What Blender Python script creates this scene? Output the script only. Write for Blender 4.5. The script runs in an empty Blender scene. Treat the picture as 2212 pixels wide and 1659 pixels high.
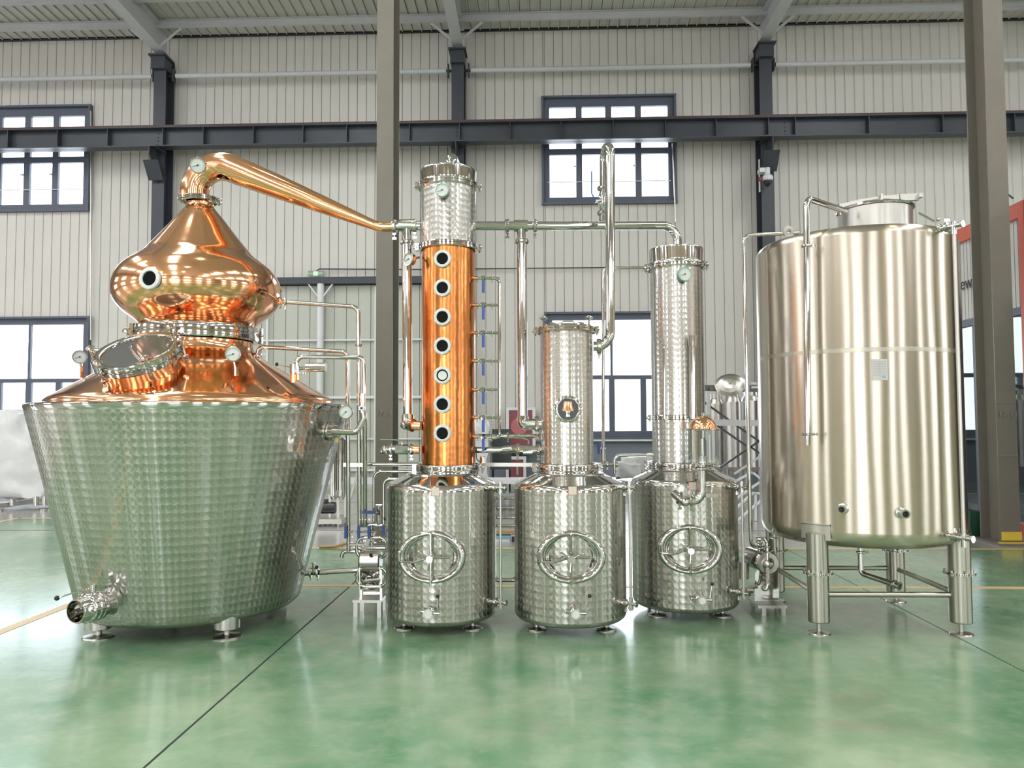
import bpy, bmesh, math, random
from mathutils import Vector, Matrix
R = math.radians
pi = math.pi
sc = bpy.context.scene
COL = sc.collection
random.seed(7)

# ------------------------------------------------------------------ camera
FPX, CXP, CYP, CAMH = 1660.0, 1106.0, 829.5, 1.5
_yaw, _pit, _rol = R(1.9), math.atan(80 / 1660.0), R(0.23)
_f = Vector((-math.sin(_yaw) * math.cos(_pit), math.cos(_yaw) * math.cos(_pit), math.sin(_pit)))
_r0 = Vector((math.cos(_yaw), math.sin(_yaw), 0))
_u0 = _r0.cross(_f)
_r = _r0 * math.cos(_rol) - _u0 * math.sin(_rol)
_u = _u0 * math.cos(_rol) + _r0 * math.sin(_rol)
cd = bpy.data.cameras.new('camera')
cam = bpy.data.objects.new('camera', cd)
COL.objects.link(cam)
cd.sensor_fit = 'HORIZONTAL'
cd.sensor_width = 36.0
cd.lens = FPX / 2212.0 * 36.0
cd.clip_start = 0.05
cd.clip_end = 300
mm = Matrix((_r, _u, -_f)).transposed().to_4x4()
mm.translation = Vector((0, 0, CAMH))
cam.matrix_world = mm
sc.camera = cam

# ------------------------------------------------------------------ world, light, exposure
sc.view_settings.view_transform = 'Standard'
sc.view_settings.look = 'None'
sc.view_settings.gamma = 1
sc.view_settings.use_curve_mapping = False
sc.view_settings.exposure = 0.80
w = bpy.data.worlds.new('overcast_sky')
sc.world = w
w.use_nodes = True
_nt = w.node_tree
_bg = _nt.nodes['Background']
_bg.inputs['Color'].default_value = (0.86, 0.93, 1.0, 1)
_bg.inputs['Strength'].default_value = 4.2
sc.cycles.adaptive_threshold = 0.035
sc.cycles.max_bounces = 8
sc.cycles.diffuse_bounces = 3
sc.cycles.glossy_bounces = 6
sc.cycles.transmission_bounces = 5
sc.cycles.transparent_max_bounces = 8
sc.cycles.sample_clamp_indirect = 6
sc.cycles.caustics_reflective = False
sc.cycles.caustics_refractive = False
ROOF_GLOW_S = 8.5     # glowing roof strips added to light the hall
WIN_S = 4.0     # lit panes of the far windows behind the camera


def U(px, py, Y):
    """the point seen at pixel (px, py) that lies in the vertical plane y = Y"""
    d = _f + _r * ((px - CXP) / FPX) - _u * ((py - CYP) / FPX)
    return Vector((0, 0, CAMH)) + d * (Y / d.y)


def FL(px, py, z=0.0):
    d = _f + _r * ((px - CXP) / FPX) - _u * ((py - CYP) / FPX)
    return Vector((0, 0, CAMH)) + d * ((z - CAMH) / d.z)


def V(*a):
    return Vector(a)


# ------------------------------------------------------------------ materials
def newmat(name):
    m = bpy.data.materials.new(name)
    m.use_nodes = True
    nt = m.node_tree
    b = nt.nodes['Principled BSDF']
    return m, nt, b


def N(nt, t, **kw):
    n = nt.nodes.new(t)
    for k, v in kw.items():
        if hasattr(n, k):
            setattr(n, k, v)
    return n


def mth(nt, op, a, b=None, c=None):
    n = nt.nodes.new('ShaderNodeMath')
    n.operation = op
    for i, v in enumerate((a, b, c)):
        if v is None:
            continue
        if isinstance(v, (int, float)):
            n.inputs[i].default_value = v
        else:
            nt.links.new(v, n.inputs[i])
    return n.outputs[0]


def mixc(nt, fac, a, b):
    n = nt.nodes.new('ShaderNodeMix')
    n.data_type = 'RGBA'
    for i, v in ((0, fac), (6, a), (7, b)):
        if isinstance(v, (int, float)):
            n.inputs[i].default_value = v
        elif isinstance(v, tuple):
            n.inputs[i].default_value = (*v[:3], 1)
        else:
            nt.links.new(v, n.inputs[i])
    return n.outputs[2]


def noise(nt, vec, scale, detail=4, rough=0.55):
    n = nt.nodes.new('ShaderNodeTexNoise')
    n.inputs['Scale'].default_value = scale
    n.inputs['Detail'].default_value = detail
    n.inputs['Roughness'].default_value = rough
    if vec is not None:
        nt.links.new(vec, n.inputs['Vector'])
    return n.outputs['Fac']


def ramp(nt, fac, stops):
    n = nt.nodes.new('ShaderNodeValToRGB')
    cr = n.color_ramp
    while len(cr.elements) < len(stops):
        cr.elements.new(0.5)
    for e, (p, c) in zip(cr.elements, stops):
        e.position = p
        e.color = (c, c, c, 1) if isinstance(c, (int, float)) else (*c, 1)
    nt.links.new(fac, n.inputs[0])
    return n.outputs[0]


def simple(name, col, rough=0.5, metal=0.0, var=0.06, vs=6.0, bump=0.0, bs=60.0, spec=None):
    m, nt, b = newmat(name)
    tc = N(nt, 'ShaderNodeTexCoord')
    o = tc.outputs['Object']
    f = noise(nt, o, vs, 4)
    lo = tuple(max(0, c * (1 - var)) for c in col)
    hi = tuple(min(1, c * (1 + var)) for c in col)
    nt.links.new(mixc(nt, f, lo, hi), b.inputs['Base Color'])
    b.inputs['Roughness'].default_value = rough
    b.inputs['Metallic'].default_value = metal
    if spec is not None:
        b.inputs['Specular IOR Level'].default_value = spec
    if bump > 0:
        bp = N(nt, 'ShaderNodeBump')
        bp.inputs['Strength'].default_value = bump
        bp.inputs['Distance'].default_value = 0.004
        nt.links.new(noise(nt, o, bs, 3), bp.inputs['Height'])
        nt.links.new(bp.outputs[0], b.inputs['Normal'])
    return m


def metal_mat(name, col, rough, wob=0.0, wobs=1.5, rvar=0.0):
    """polished metal: slight waviness of rolled sheet, slight roughness variation"""
    m, nt, b = newmat(name)
    b.inputs['Metallic'].default_value = 1
    tc = N(nt, 'ShaderNodeTexCoord')
    o = tc.outputs['Object']
    f = noise(nt, o, 3.0, 3)
    nt.links.new(mixc(nt, f, tuple(c * 0.97 for c in col), tuple(min(1, c * 1.03) for c in col)), b.inputs['Base Color'])
    if rvar:
        nt.links.new(mth(nt, 'MULTIPLY_ADD', noise(nt, o, 9, 5), rvar, rough), b.inputs['Roughness'])
    else:
        b.inputs['Roughness'].default_value = rough
    if wob:
        bp = N(nt, 'ShaderNodeBump')
        bp.inputs['Strength'].default_value = wob
        bp.inputs['Distance'].default_value = 0.02
        nt.links.new(noise(nt, o, wobs, 2), bp.inputs['Height'])
        nt.links.new(bp.outputs[0], b.inputs['Normal'])
    return m


def scale_mat(name, su, sv, col=(0.8, 0.78, 0.75), mirror=0.5):
    """engine-turned (pearl finish) steel: overlapping circular brush marks on a UV map in metres"""
    m, nt, b = newmat(name)
    uv = N(nt, 'ShaderNodeUVMap')
    uv.uv_map = 'UVMap'
    sx = N(nt, 'ShaderNodeSeparateXYZ')
    nt.links.new(uv.outputs[0], sx.inputs[0])
    a = mth(nt, 'DIVIDE', sx.outputs[0], su)
    c = mth(nt, 'DIVIDE', sx.outputs[1], sv)
    fa = mth(nt, 'FRACT', a)
    fc = mth(nt, 'FRACT', c)
    ga = mth(nt, 'SUBTRACT', fa, 1.0)
    gc = mth(nt, 'SUBTRACT', fc, 1.0)

    def dist(x, y):
        return mth(nt, 'SQRT', mth(nt, 'ADD', mth(nt, 'MULTIPLY', x, x), mth(nt, 'MULTIPLY', y, y)))
    r = 0.72
    # candidates from the earliest laid mark to the latest
    x, y, d = fa, fc, dist(fa, fc)
    for (cx_, cy_) in ((ga, fc), (fa, gc), (ga, gc)):
        dd = dist(cx_, cy_)
        s = mth(nt, 'LESS_THAN', dd, r)
        inv = mth(nt, 'SUBTRACT', 1.0, s)
        x = mth(nt, 'ADD', mth(nt, 'MULTIPLY', x, inv), mth(nt, 'MULTIPLY', cx_, s))
        y = mth(nt, 'ADD', mth(nt, 'MULTIPLY', y, inv), mth(nt, 'MULTIPLY', cy_, s))
        d = mth(nt, 'ADD', mth(nt, 'MULTIPLY', d, inv), mth(nt, 'MULTIPLY', dd, s))
    ang = mth(nt, 'ADD', mth(nt, 'DIVIDE', mth(nt, 'ARCTAN2', y, x), 2 * pi), 0.5)
    bp = N(nt, 'ShaderNodeBump')
    bp.inputs['Strength'].default_value = 1.0
    bp.inputs['Distance'].default_value = 0.0024
    nt.links.new(d, bp.inputs['Height'])
    tan = N(nt, 'ShaderNodeTangent', direction_type='UV_MAP')
    tan.uv_map = 'UVMap'
    b.inputs['Metallic'].default_value = 1
    rim_glint = ramp(nt, d, [(0.60, 1.0), (0.70, 0.0)])  # bright rim glint of each mark, painted into the colour
    grain = ramp(nt, mth(nt, 'MULTIPLY_ADD', mth(nt, 'SINE', mth(nt, 'MULTIPLY', d, 55.0)), 0.5, 0.5), [(0.0, 0.0), (1.0, 1.0)])
    cmix = mixc(nt, grain, tuple(c * 0.94 for c in col), tuple(min(1, c * 1.06) for c in col))
    cmix = mixc(nt, rim_glint, tuple(min(1, c * 1.35) for c in col), cmix)
    nt.links.new(cmix, b.inputs['Base Color'])
    b.inputs['Roughness'].default_value = 0.30
    b.inputs['Anisotropic'].default_value = 0.95
    nt.links.new(ang, b.inputs['Anisotropic Rotation'])
    nt.links.new(tan.outputs[0], b.inputs['Tangent'])
    nt.links.new(bp.outputs[0], b.inputs['Normal'])
    b2 = N(nt, 'ShaderNodeBsdfPrincipled')
    b2.inputs['Metallic'].default_value = 1
    b2.inputs['Base Color'].default_value = (*col, 1)
    b2.inputs['Roughness'].default_value = 0.09
    bp2 = N(nt, 'ShaderNodeBump')
    bp2.inputs['Strength'].default_value = 1.0
    bp2.inputs['Distance'].default_value = 0.0011
    nt.links.new(d, bp2.inputs['Height'])
    nt.links.new(bp2.outputs[0], b2.inputs['Normal'])
    mx = N(nt, 'ShaderNodeMixShader')
    mx.inputs[0].default_value = mirror
    nt.links.new(b.outputs[0], mx.inputs[1])
    nt.links.new(b2.outputs[0], mx.inputs[2])
    nt.links.new(mx.outputs[0], nt.nodes['Material Output'].inputs[0])
    return m


def brushed_mat(name, col=(0.60, 0.53, 0.45), rough=0.24, aniso=0.9):
    m, nt, b = newmat(name)
    b.inputs['Metallic'].default_value = 1
    tc = N(nt, 'ShaderNodeTexCoord')
    mp = N(nt, 'ShaderNodeMapping')
    mp.inputs['Scale'].default_value = (1, 1, 160)
    nt.links.new(tc.outputs['Object'], mp.inputs[0])
    f = noise(nt, mp.outputs[0], 1.2, 3)
    nt.links.new(mixc(nt, f, tuple(c * 0.95 for c in col), tuple(min(1, c * 1.05) for c in col)), b.inputs['Base Color'])
    b.inputs['Roughness'].default_value = rough
    b.inputs['Anisotropic'].default_value = aniso
    b.inputs['Anisotropic Rotation'].default_value = 0.25
    tan = N(nt, 'ShaderNodeTangent', direction_type='RADIAL', axis='Z')
    nt.links.new(tan.outputs[0], b.inputs['Tangent'])
    bp = N(nt, 'ShaderNodeBump')
    bp.inputs['Strength'].default_value = 0.25
    bp.inputs['Distance'].default_value = 0.03
    mp2 = N(nt, 'ShaderNodeMapping')
    mp2.inputs['Scale'].default_value = (1, 1, 0.25)
    nt.links.new(tc.outputs['Object'], mp2.inputs[0])
    nt.links.new(noise(nt, mp2.outputs[0], 2.6, 1), bp.inputs['Height'])
    nt.links.new(bp.outputs[0], b.inputs['Normal'])
    return m


def emis(name, col, s):
    m, nt, b = newmat(name)
    b.inputs['Base Color'].default_value = (0.8, 0.8, 0.8, 1)
    b.inputs['Emission Color'].default_value = (*col, 1)
    b.inputs['Emission Strength'].default_value = s
    return m


def glass_mat(name, tint=(0.93, 0.97, 0.96), gloss=0.10, rough=0.02):
    m, nt, b = newmat(name)
    t = N(nt, 'ShaderNodeBsdfTransparent')
    t.inputs[0].default_value = (*tint, 1)
    g = N(nt, 'ShaderNodeBsdfGlossy')
    g.inputs['Roughness'].default_value = rough
    fr = N(nt, 'ShaderNodeFresnel')
    fr.inputs[0].default_value = 1.45
    mx = N(nt, 'ShaderNodeMixShader')
    nt.links.new(mth(nt, 'MULTIPLY_ADD', fr.outputs[0], 0.8, gloss * 0.5), mx.inputs[0])
    nt.links.new(t.outputs[0], mx.inputs[1])
    nt.links.new(g.outputs[0], mx.inputs[2])
    nt.links.new(mx.outputs[0], nt.nodes['Material Output'].inputs[0])
    return m


def floor_mat():
    m, nt, b = newmat('painted_concrete_floor')
    g = N(nt, 'ShaderNodeNewGeometry')
    P = g.outputs['Position']
    sx = N(nt, 'ShaderNodeSeparateXYZ')
    nt.links.new(P, sx.inputs[0])
    X, Y = sx.outputs[0], sx.outputs[1]
    # green paint: mottled, scuffed
    n1 = noise(nt, P, 0.9, 6, 0.6)
    n2 = noise(nt, P, 5.0, 6, 0.65)
    green = mixc(nt, ramp(nt, n1, [(0.35, 0.0), (0.68, 1.0)]), (0.095, 0.27, 0.13), (0.33, 0.45, 0.285))
    green = mixc(nt, mth(nt, 'MULTIPLY', ramp(nt, n2, [(0.45, 0.0), (0.75, 1.0)]), 0.55), green, (0.40, 0.47, 0.33))
    mp = N(nt, 'ShaderNodeMapping')
    mp.inputs['Scale'].default_value = (1.2, 5, 1)
    mp.inputs['Rotation'].default_value = (0, 0, 0.5)
    nt.links.new(P, mp.inputs[0])
    scr = ramp(nt, noise(nt, mp.outputs[0], 7.0, 8, 0.75), [(0.60, 0.0), (0.70, 1.0)])
    green = mixc(nt, mth(nt, 'MULTIPLY', scr, 0.45), green, (0.52, 0.53, 0.42))
    mp3 = N(nt, 'ShaderNodeMapping')
    mp3.inputs['Location'].default_value = (13, 4, 0)
    nt.links.new(P, mp3.inputs[0])
    br = ramp(nt, noise(nt, mp3.outputs[0], 0.8, 5, 0.7), [(0.60, 0.0), (0.74, 1.0)])
    green = mixc(nt, mth(nt, 'MULTIPLY', br, 0.45), green, (0.34, 0.30, 0.23))
    # grey concrete beyond the aisle
    grey = mixc(nt, n1, (0.36, 0.35, 0.33), (0.52, 0.50, 0.47))
    beyond = mth(nt, 'GREATER_THAN', Y, 9.2)
    near_left = mth(nt, 'MULTIPLY', mth(nt, 'LESS_THAN', X, -3.87), mth(nt, 'LESS_THAN', Y, 11.95))
    near_left = mth(nt, 'MULTIPLY', near_left, mth(nt, 'GREATER_THAN', X, -8.2))
    isgrey = mth(nt, 'MULTIPLY', beyond, mth(nt, 'SUBTRACT', 1.0, near_left))
    farleft = mth(nt, 'LESS_THAN', X, -8.2)
    isgrey = mth(nt, 'MAXIMUM', isgrey, farleft)
    walk = mth(nt, 'MULTIPLY', mth(nt, 'GREATER_THAN', Y, 15.9), mth(nt, 'LESS_THAN', Y, 18.2))
    isgrey = mth(nt, 'MULTIPLY', isgrey, mth(nt, 'SUBTRACT', 1.0, walk))
    back = mth(nt, 'LESS_THAN', Y, -6.0)
    isgrey = mth(nt, 'MAXIMUM', isgrey, back)
    nt.links.new(mixc(nt, isgrey, green, grey), b.inputs['Base Color'])
    nt.links.new(mth(nt, 'MULTIPLY_ADD', n2, 0.22, 0.10), b.inputs['Roughness'])
    b.inputs['Specular IOR Level'].default_value = 0.5
    b.inputs['Coat Weight'].default_value = 0.35
    b.inputs['Coat Roughness'].default_value = 0.12
    bp = N(nt, 'ShaderNodeBump')
    bp.inputs['Strength'].default_value = 0.18
    bp.inputs['Distance'].default_value = 0.01
    nt.links.new(noise(nt, P, 7.0, 5, 0.6), bp.inputs['Height'])
    nt.links.new(bp.outputs[0], b.inputs['Normal'])
    return m


M = {}
M['copper'] = metal_mat('polished_copper', (0.95, 0.50, 0.28), 0.09, 0.10, 4.0, 0.04)
M['copper_warm'] = metal_mat('copper_column_sheet', (0.74, 0.28, 0.09), 0.16, 0.2, 7.0, 0.08)
M['steel'] = metal_mat('polished_steel', (0.60, 0.585, 0.56), 0.05, 0.06, 5.0, 0.03)
M['steel_satin'] = metal_mat('satin_steel', (0.60, 0.58, 0.55), 0.26, 0.0, 3.0, 0.06)
M['scale_big'] = scale_mat('pearl_finish_steel_large', 0.056, 0.056, (0.49, 0.48, 0.44), 0.42)
M['scale'] = scale_mat('pearl_finish_steel', 0.042, 0.052, (0.47, 0.455, 0.415), 0.40)
M['scale_col'] = scale_mat('pearl_finish_column_steel', 0.042, 0.045, (0.62, 0.60, 0.57), 0.40)
M['brushed'] = brushed_mat('brushed_tank_steel')
M['brushed_leg'] = brushed_mat('brushed_leg_steel', (0.46, 0.44, 0.385), 0.3, 0.7)
M['white_ring'] = simple('white_nylon_ring', (0.82, 0.82, 0.80), 0.35)
M['dial'] = simple('dial_white', (0.80, 0.83, 0.80), 0.4)
M['dial_green'] = simple('dial_rim_green', (0.36, 0.52, 0.48), 0.3)
M['black'] = simple('black_plastic', (0.02, 0.02, 0.022), 0.3)
M['dark_glass'] = simple('dark_sight_glass', (0.010, 0.012, 0.014), 0.04, spec=0.2)
M['blue'] = simple('blue_handle_sleeve', (0.05, 0.11, 0.42), 0.4)
M['tag'] = simple('pale_sticker', (0.80, 0.74, 0.64), 0.6)
M['tag_red'] = simple('red_sticker_border', (0.75, 0.22, 0.2), 0.6)
M['glass'] = glass_mat('clear_glass')
M['pane'] = glass_mat('window_glass', (0.97, 0.99, 1.0), 0.05)
M['tintglass'] = glass_mat('tinted_door_glass', (0.45, 0.55, 0.60), 0.25)
M['wall'] = simple('wall_sheet', (0.71, 0.675, 0.63), 0.42, var=0.05, vs=1.3)
M['walldark'] = simple('wall_backing', (0.22, 0.22, 0.21), 0.7)
M['wallwarm'] = simple('warm_cream_wall', (0.50, 0.42, 0.30), 0.5, var=0.1, vs=0.6)
M['door'] = simple('door_sheet', (0.56, 0.57, 0.50), 0.45, var=0.05)
M['roof'] = simple('roof_sheet', (0.70, 0.67, 0.62), 0.5, var=0.08, vs=1.0)
M['roofbeam'] = simple('grey_white_painted_beam', (0.62, 0.62, 0.63), 0.5, var=0.07)
M['beam'] = simple('dark_slate_painted_steel', (0.050, 0.055, 0.070), 0.42, var=0.2, vs=2)
M['column'] = simple('brown_grey_column_paint', (0.215, 0.19, 0.16), 0.40, var=0.12, vs=4, bump=0.5, bs=45)
M['frame'] = simple('window_frame_slate', (0.11, 0.125, 0.17), 0.45)  # dark slate lifted paler and bluer, window glare put into the colour
M['sill'] = simple('blue_grey_low_wall', (0.21, 0.235, 0.28), 0.6)
M['yellow'] = simple('yellow_line_paint', (0.74, 0.53, 0.26), 0.35, var=0.2, vs=8)
M['yellowb'] = simple('bright_yellow_paint', (0.85, 0.62, 0.08), 0.4)
M['joint'] = simple('floor_joint_dark', (0.03, 0.04, 0.035), 0.8)
M['white'] = simple('white_paint', (0.80, 0.80, 0.82), 0.4)
M['wrap'] = simple('white_plastic_wrap', (0.74, 0.74, 0.74), 0.18, var=0.12, vs=3, bump=1.0, bs=10)
M['red'] = simple('red_frame_paint', (0.72, 0.13, 0.07), 0.4)
M['maroon'] = simple('maroon_cabinet_panel', (0.28, 0.07, 0.09), 0.25)
M['pink'] = simple('faded_red_disc', (0.55, 0.16, 0.17), 0.4)
M['green_cloth'] = simple('dark_green_sheet', (0.02, 0.09, 0.05), 0.6)
M['signgreen'] = emis('exit_sign_green', (0.12, 0.75, 0.22), 0.35)
M['signgrey'] = simple('sign_grey', (0.30, 0.33, 0.28), 0.4)
M['wood'] = simple('pale_wood', (0.50, 0.32, 0.16), 0.6)
M['cyan'] = simple('cyan_plastic', (0.2, 0.5, 0.65), 0.5)
M['skylight'] = emis('lit_roof_sheet', (0.93, 0.97, 1.0), ROOF_GLOW_S)  # emitter of the added roof strips
M['farpane'] = emis('lit_far_window', (0.92, 0.96, 1.0), WIN_S)
M['lamp'] = emis('high_bay_lamp_light', (1.0, 0.86, 0.62), 45.0)
M['floor'] = floor_mat()
M['chalk'] = simple('chalk_writing', (0.30, 0.275, 0.24), 0.9)
M['grey_obj'] = simple('dark_grey_fabric', (0.07, 0.075, 0.08), 0.6)


# ------------------------------------------------------------------ mesh builder
def axmat(c, ax):
    q = Vector(ax).normalized().to_track_quat('Z', 'Y')
    return Matrix.Translation(Vector(c)) @ q.to_matrix().to_4x4()


def frame_mat(o, n, up=(0, 0, 1)):
    """local z = n (outward), local y = up, local x = y cross z"""
    z = Vector(n).normalized()
    x = Vector(up).cross(z).normalized()
    y = z.cross(x)
    m_ = Matrix((x, y, z)).transposed().to_4x4()
    m_.translation = Vector(o)
    return m_


class MB:
    def __init__(s):
        s.v, s.f, s.uv = [], [], []

    def _add(s, vs, fs, uvs=None, m=None):
        o = len(s.v)
        s.v += [(m @ Vector(v)) if m is not None else Vector(v) for v in vs]
        for i, f in enumerate(fs):
            s.f.append([o + k for k in f])
            s.uv.append(uvs[i] if uvs else None)
        return s

    def box(s, c, size, m=None, rot=None):
        x, y, z = (a / 2 for a in size)
        vs = [Vector((i * x, j * y, k * z)) for i in (-1, 1) for j in (-1, 1) for k in (-1, 1)]
        if rot is not None:
            vs = [rot @ v for v in vs]
        vs = [v + Vector(c) for v in vs]
        fs = [(0, 1, 3, 2), (4, 6, 7, 5), (0, 4, 5, 1), (2, 3, 7, 6), (0, 2, 6, 4), (1, 5, 7, 3)]
        return s._add(vs, fs, None, m)

    def bar(s, a, b, w, h, up=(0, 0, 1)):
        """rectangular bar from a to b"""
        a, b = Vector(a), Vector(b)
        d = b - a
        z = d.normalized()
        u = Vector(up)
        if abs(z.dot(u)) > 0.98:
            u = Vector((0, 1, 0))
        x = u.cross(z).normalized()
        y = z.cross(x)
        mt = Matrix((x, y, z)).transposed().to_4x4()
        mt.translation = (a + b) / 2
        return s.box((0, 0, 0), (w, h, d.length), mt)

    def lathe(s, prof, m=None, seg=48, sx=1, sy=1, u_r=None, arc=None):
        """profile [(r, z)...] round local z; UVs in metres; long straight runs get support loops"""
        q = [prof[0]]
        for a_, b_ in zip(prof[:-1], prof[1:]):
            l_ = math.hypot(b_[0] - a_[0], b_[1] - a_[1])
            if l_ > 0.07:
                e_ = 0.004 / l_
                for k_ in (e_, 1 - e_):
                    q.append((a_[0] + (b_[0] - a_[0]) * k_, a_[1] + (b_[1] - a_[1]) * k_))
            q.append(b_)
        prof = q
        n = len(prof)
        a0, a1 = arc if arc else (0, 2 * pi)
        full = arc is None
        vs = []
        L = [0.0]
        for i in range(1, n):
            L.append(L[-1] + math.hypot(prof[i][0] - prof[i - 1][0], prof[i][1] - prof[i - 1][1]))
        ur = u_r if u_r else max(p[0] for p in prof)
        cols = seg if full else seg + 1
        for j in range(cols):
            a = a0 + (a1 - a0) * j / seg
            for (r, z) in prof:
                vs.append((r * math.cos(a) * sx, r * math.sin(a) * sy, z))
        fs, uvs = [], []
        for j in range(seg):
            j2 = (j + 1) % cols
            for i in range(n - 1):
                if prof[i][0] < 1e-7 and prof[i + 1][0] < 1e-7:
                    continue
                u1, u2 = (a1 - a0) * j / seg * ur, (a1 - a0) * (j + 1) / seg * ur
                q = [j * n + i, j2 * n + i, j2 * n + i + 1, j * n + i + 1]
                uq = [(u1, L[i]), (u2, L[i]), (u2, L[i + 1]), (u1, L[i + 1])]
                if prof[i][0] < 1e-7:
                    q, uq = [q[0], q[2], q[3]], [uq[0], uq[2], uq[3]]
                elif prof[i + 1][0] < 1e-7:
                    q, uq = q[:3], uq[:3]
                fs.append(q)
                uvs.append(uq)
        return s._add(vs, fs, uvs, m)

    def cyl(s, a, b, r, r2=None, seg=16):
        a, b = Vector(a), Vector(b)
        r2 = r if r2 is None else r2
        h = (b - a).length
        return s.lathe([(0, 0), (r, 0), (r2, h), (0, h)], axmat(a, b - a), seg)

    def sphere(s, c, r, seg=14, sc_=(1, 1, 1)):
        k = max(6, seg // 2)
        prof = [(r * math.sin(pi * i / k), -r * math.cos(pi * i / k)) for i in range(k + 1)]
        prof[0] = (0, -r)
        prof[-1] = (0, r)
        return s.lathe(prof, Matrix.Translation(Vector(c)) @ Matrix.Diagonal((*sc_, 1)), seg)

    def tube(s, pts, r, bend=None, seg=12, caps=True, nb=7):
        """swept round tube; pts Vectors, r number or [r0..rn] per point, bend = fillet radius"""
        pts = [Vector(p) for p in pts]
        n = len(pts)
        rs = [r] * n if isinstance(r, (int, float)) else list(r)
        P, Q = [pts[0]], [rs[0]]
        for i in range(1, n - 1):
            a, b, c = pts[i - 1], pts[i], pts[i + 1]
            d1, d2 = (a - b), (c - b)
            l1, l2 = d1.length, d2.length
            d1.normalize()
            d2.normalize()
            ang = d1.angle(d2)
            bb = bend if bend is not None else rs[i] * 2.2
            if ang > pi - 0.03 or bb <= 0:
                P.append(b)
                Q.append(rs[i])
                continue
            t = min(bb / math.tan(ang / 2), l1 * 0.48 if i > 1 else l1 * 0.95, l2 * 0.48 if i < n - 2 else l2 * 0.95)
            rad = t * math.tan(ang / 2)
            cen = b + (d1 + d2).normalized() * (rad / math.sin(ang / 2))
            s1, s2 = b + d1 * t - cen, b + d2 * t - cen
            th = s1.angle(s2)
            for k in range(nb + 1):
                f = k / nb
                v = (s1 * math.sin((1 - f) * th) + s2 * math.sin(f * th)) / math.sin(th)
                P.append(cen + v)
                Q.append(rs[i])
        P.append(pts[-1])
        Q.append(rs[-1])
        if not isinstance(r, (int, float)) and len(r) == n:
            pass
        T = []
        for i in range(len(P)):
            a = P[max(0, i - 1)]
            b = P[min(len(P) - 1, i + 1)]
            T.append((b - a).normalized())
        ref = Vector((0, 0, 1)) if abs(T[0].z) < 0.9 else Vector((0, 1, 0))
        x = ref.cross(T[0]).normalized()
        vs = []
        for i in range(len(P)):
            x = (x - T[i] * x.dot(T[i])).normalized()
            y = T[i].cross(x)
            for k in range(seg):
                a = 2 * pi * k / seg
                vs.append(P[i] + (x * math.cos(a) + y * math.sin(a)) * Q[i])
        fs = []
        for i in range(len(P) - 1):
            for k in range(seg):
                k2 = (k + 1) % seg
                fs.append((i * seg + k, i * seg + k2, (i + 1) * seg + k2, (i + 1) * seg + k))
        if caps:
            fs.append(tuple(reversed(range(seg))))
            fs.append(tuple((len(P) - 1) * seg + k for k in range(seg)))
        return s._add(vs, fs)

    def torus(s, m, R_, r, seg=40, ms=10, sx=1, sy=1):
        prof = [(R_ + r * math.cos(2 * pi * k / ms), r * math.sin(2 * pi * k / ms)) for k in range(ms + 1)]
        return s.lathe(prof, m, seg, sx, sy)

    def build(s, name, mat, parent=None, sharp=35, smooth=True):
        off = wloc(parent) if parent is not None else Vector((0, 0, 0))
        if parent is None:
            # origin at the base centre
            xs = [v.x for v in s.v]; ys = [v.y for v in s.v]; zs = [v.z for v in s.v]
            off = Vector(((min(xs) + max(xs)) / 2, (min(ys) + max(ys)) / 2, min(zs)))
        me = bpy.data.meshes.new(name)
        me.from_pydata([tuple(v - off) for v in s.v], [], s.f)
        if any(u is not None for u in s.uv):
            ul = me.uv_layers.new(name='UVMap')
            k = 0
            for f, u in zip(s.f, s.uv):
                for i in range(len(f)):
                    if u is not None:
                        ul.data[k].uv = u[i]
                    k += 1
        me.materials.append(mat)
        if smooth:
            me.polygons.foreach_set('use_smooth', [True] * len(me.polygons))
            me.set_sharp_from_angle(angle=R(sharp))
        me.validate()
        me.update()
        o = bpy.data.objects.new(name, me)
        COL.objects.link(o)
        if parent is not None:
            o.parent = parent
        else:
            o.location = off
        return o


def wloc(o):
    p = Vector((0, 0, 0))
    while o is not None:
        p = p + o.location
        o = o.parent
    return p


def thing(name, label, cat, loc, group=None):
    o = bpy.data.objects.new(name, None)
    o.empty_display_size = 0.1
    COL.objects.link(o)
    o.location = Vector(loc)
    o['label'] = label
    o['category'] = cat
    if group:
        o['group'] = group
    return o


def tag(o, label, cat, group=None):
    o['label'] = label
    o['category'] = cat
    if group:
        o['group'] = group
    return o


def struct(o):
    o['kind'] = 'structure'
    return o


def copy_tree(o, parent=None):
    c = o.copy()
    COL.objects.link(c)
    if parent is not None:
        c.parent = parent
    for ch in list(o.children):
        copy_tree(ch, c)
    return c


def text_mesh(name, txt, size, m, mat, parent, depth=0.001):
    cu = bpy.data.curves.new(name, 'FONT')
    cu.body = txt
    cu.size = size
    cu.align_x = 'CENTER'
    cu.align_y = 'CENTER'
    cu.extrude = depth
    t = bpy.data.objects.new(name, cu)
    COL.objects.link(t)
    dg = bpy.context.evaluated_depsgraph_get()
    me = bpy.data.meshes.new_from_object(t.evaluated_get(dg))
    bpy.data.objects.remove(t)
    me.transform(Matrix.Translation(-wloc(parent)) @ m)
    me.materials.clear()
    me.materials.append(mat)
    o = bpy.data.objects.new(name, me)
    COL.objects.link(o)
    o.parent = parent
    return o

# ================================================================== SETTING
YW = 18.7
EAVE = 11.24
SL = 0.05
XCOL = [-16.55, -9.2, -1.885, 5.48, 12.83]
XL, XR, YB = -27.0, 27.0, -20.0


def roofz(y):
    return EAVE + SL * (YW - abs(y))


fl = struct(MB().box((0, (YW + YB) / 2, -0.1), (XR - XL, YW - YB + 0.6, 0.2)).build('floor', M['floor'], smooth=False))

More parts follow.
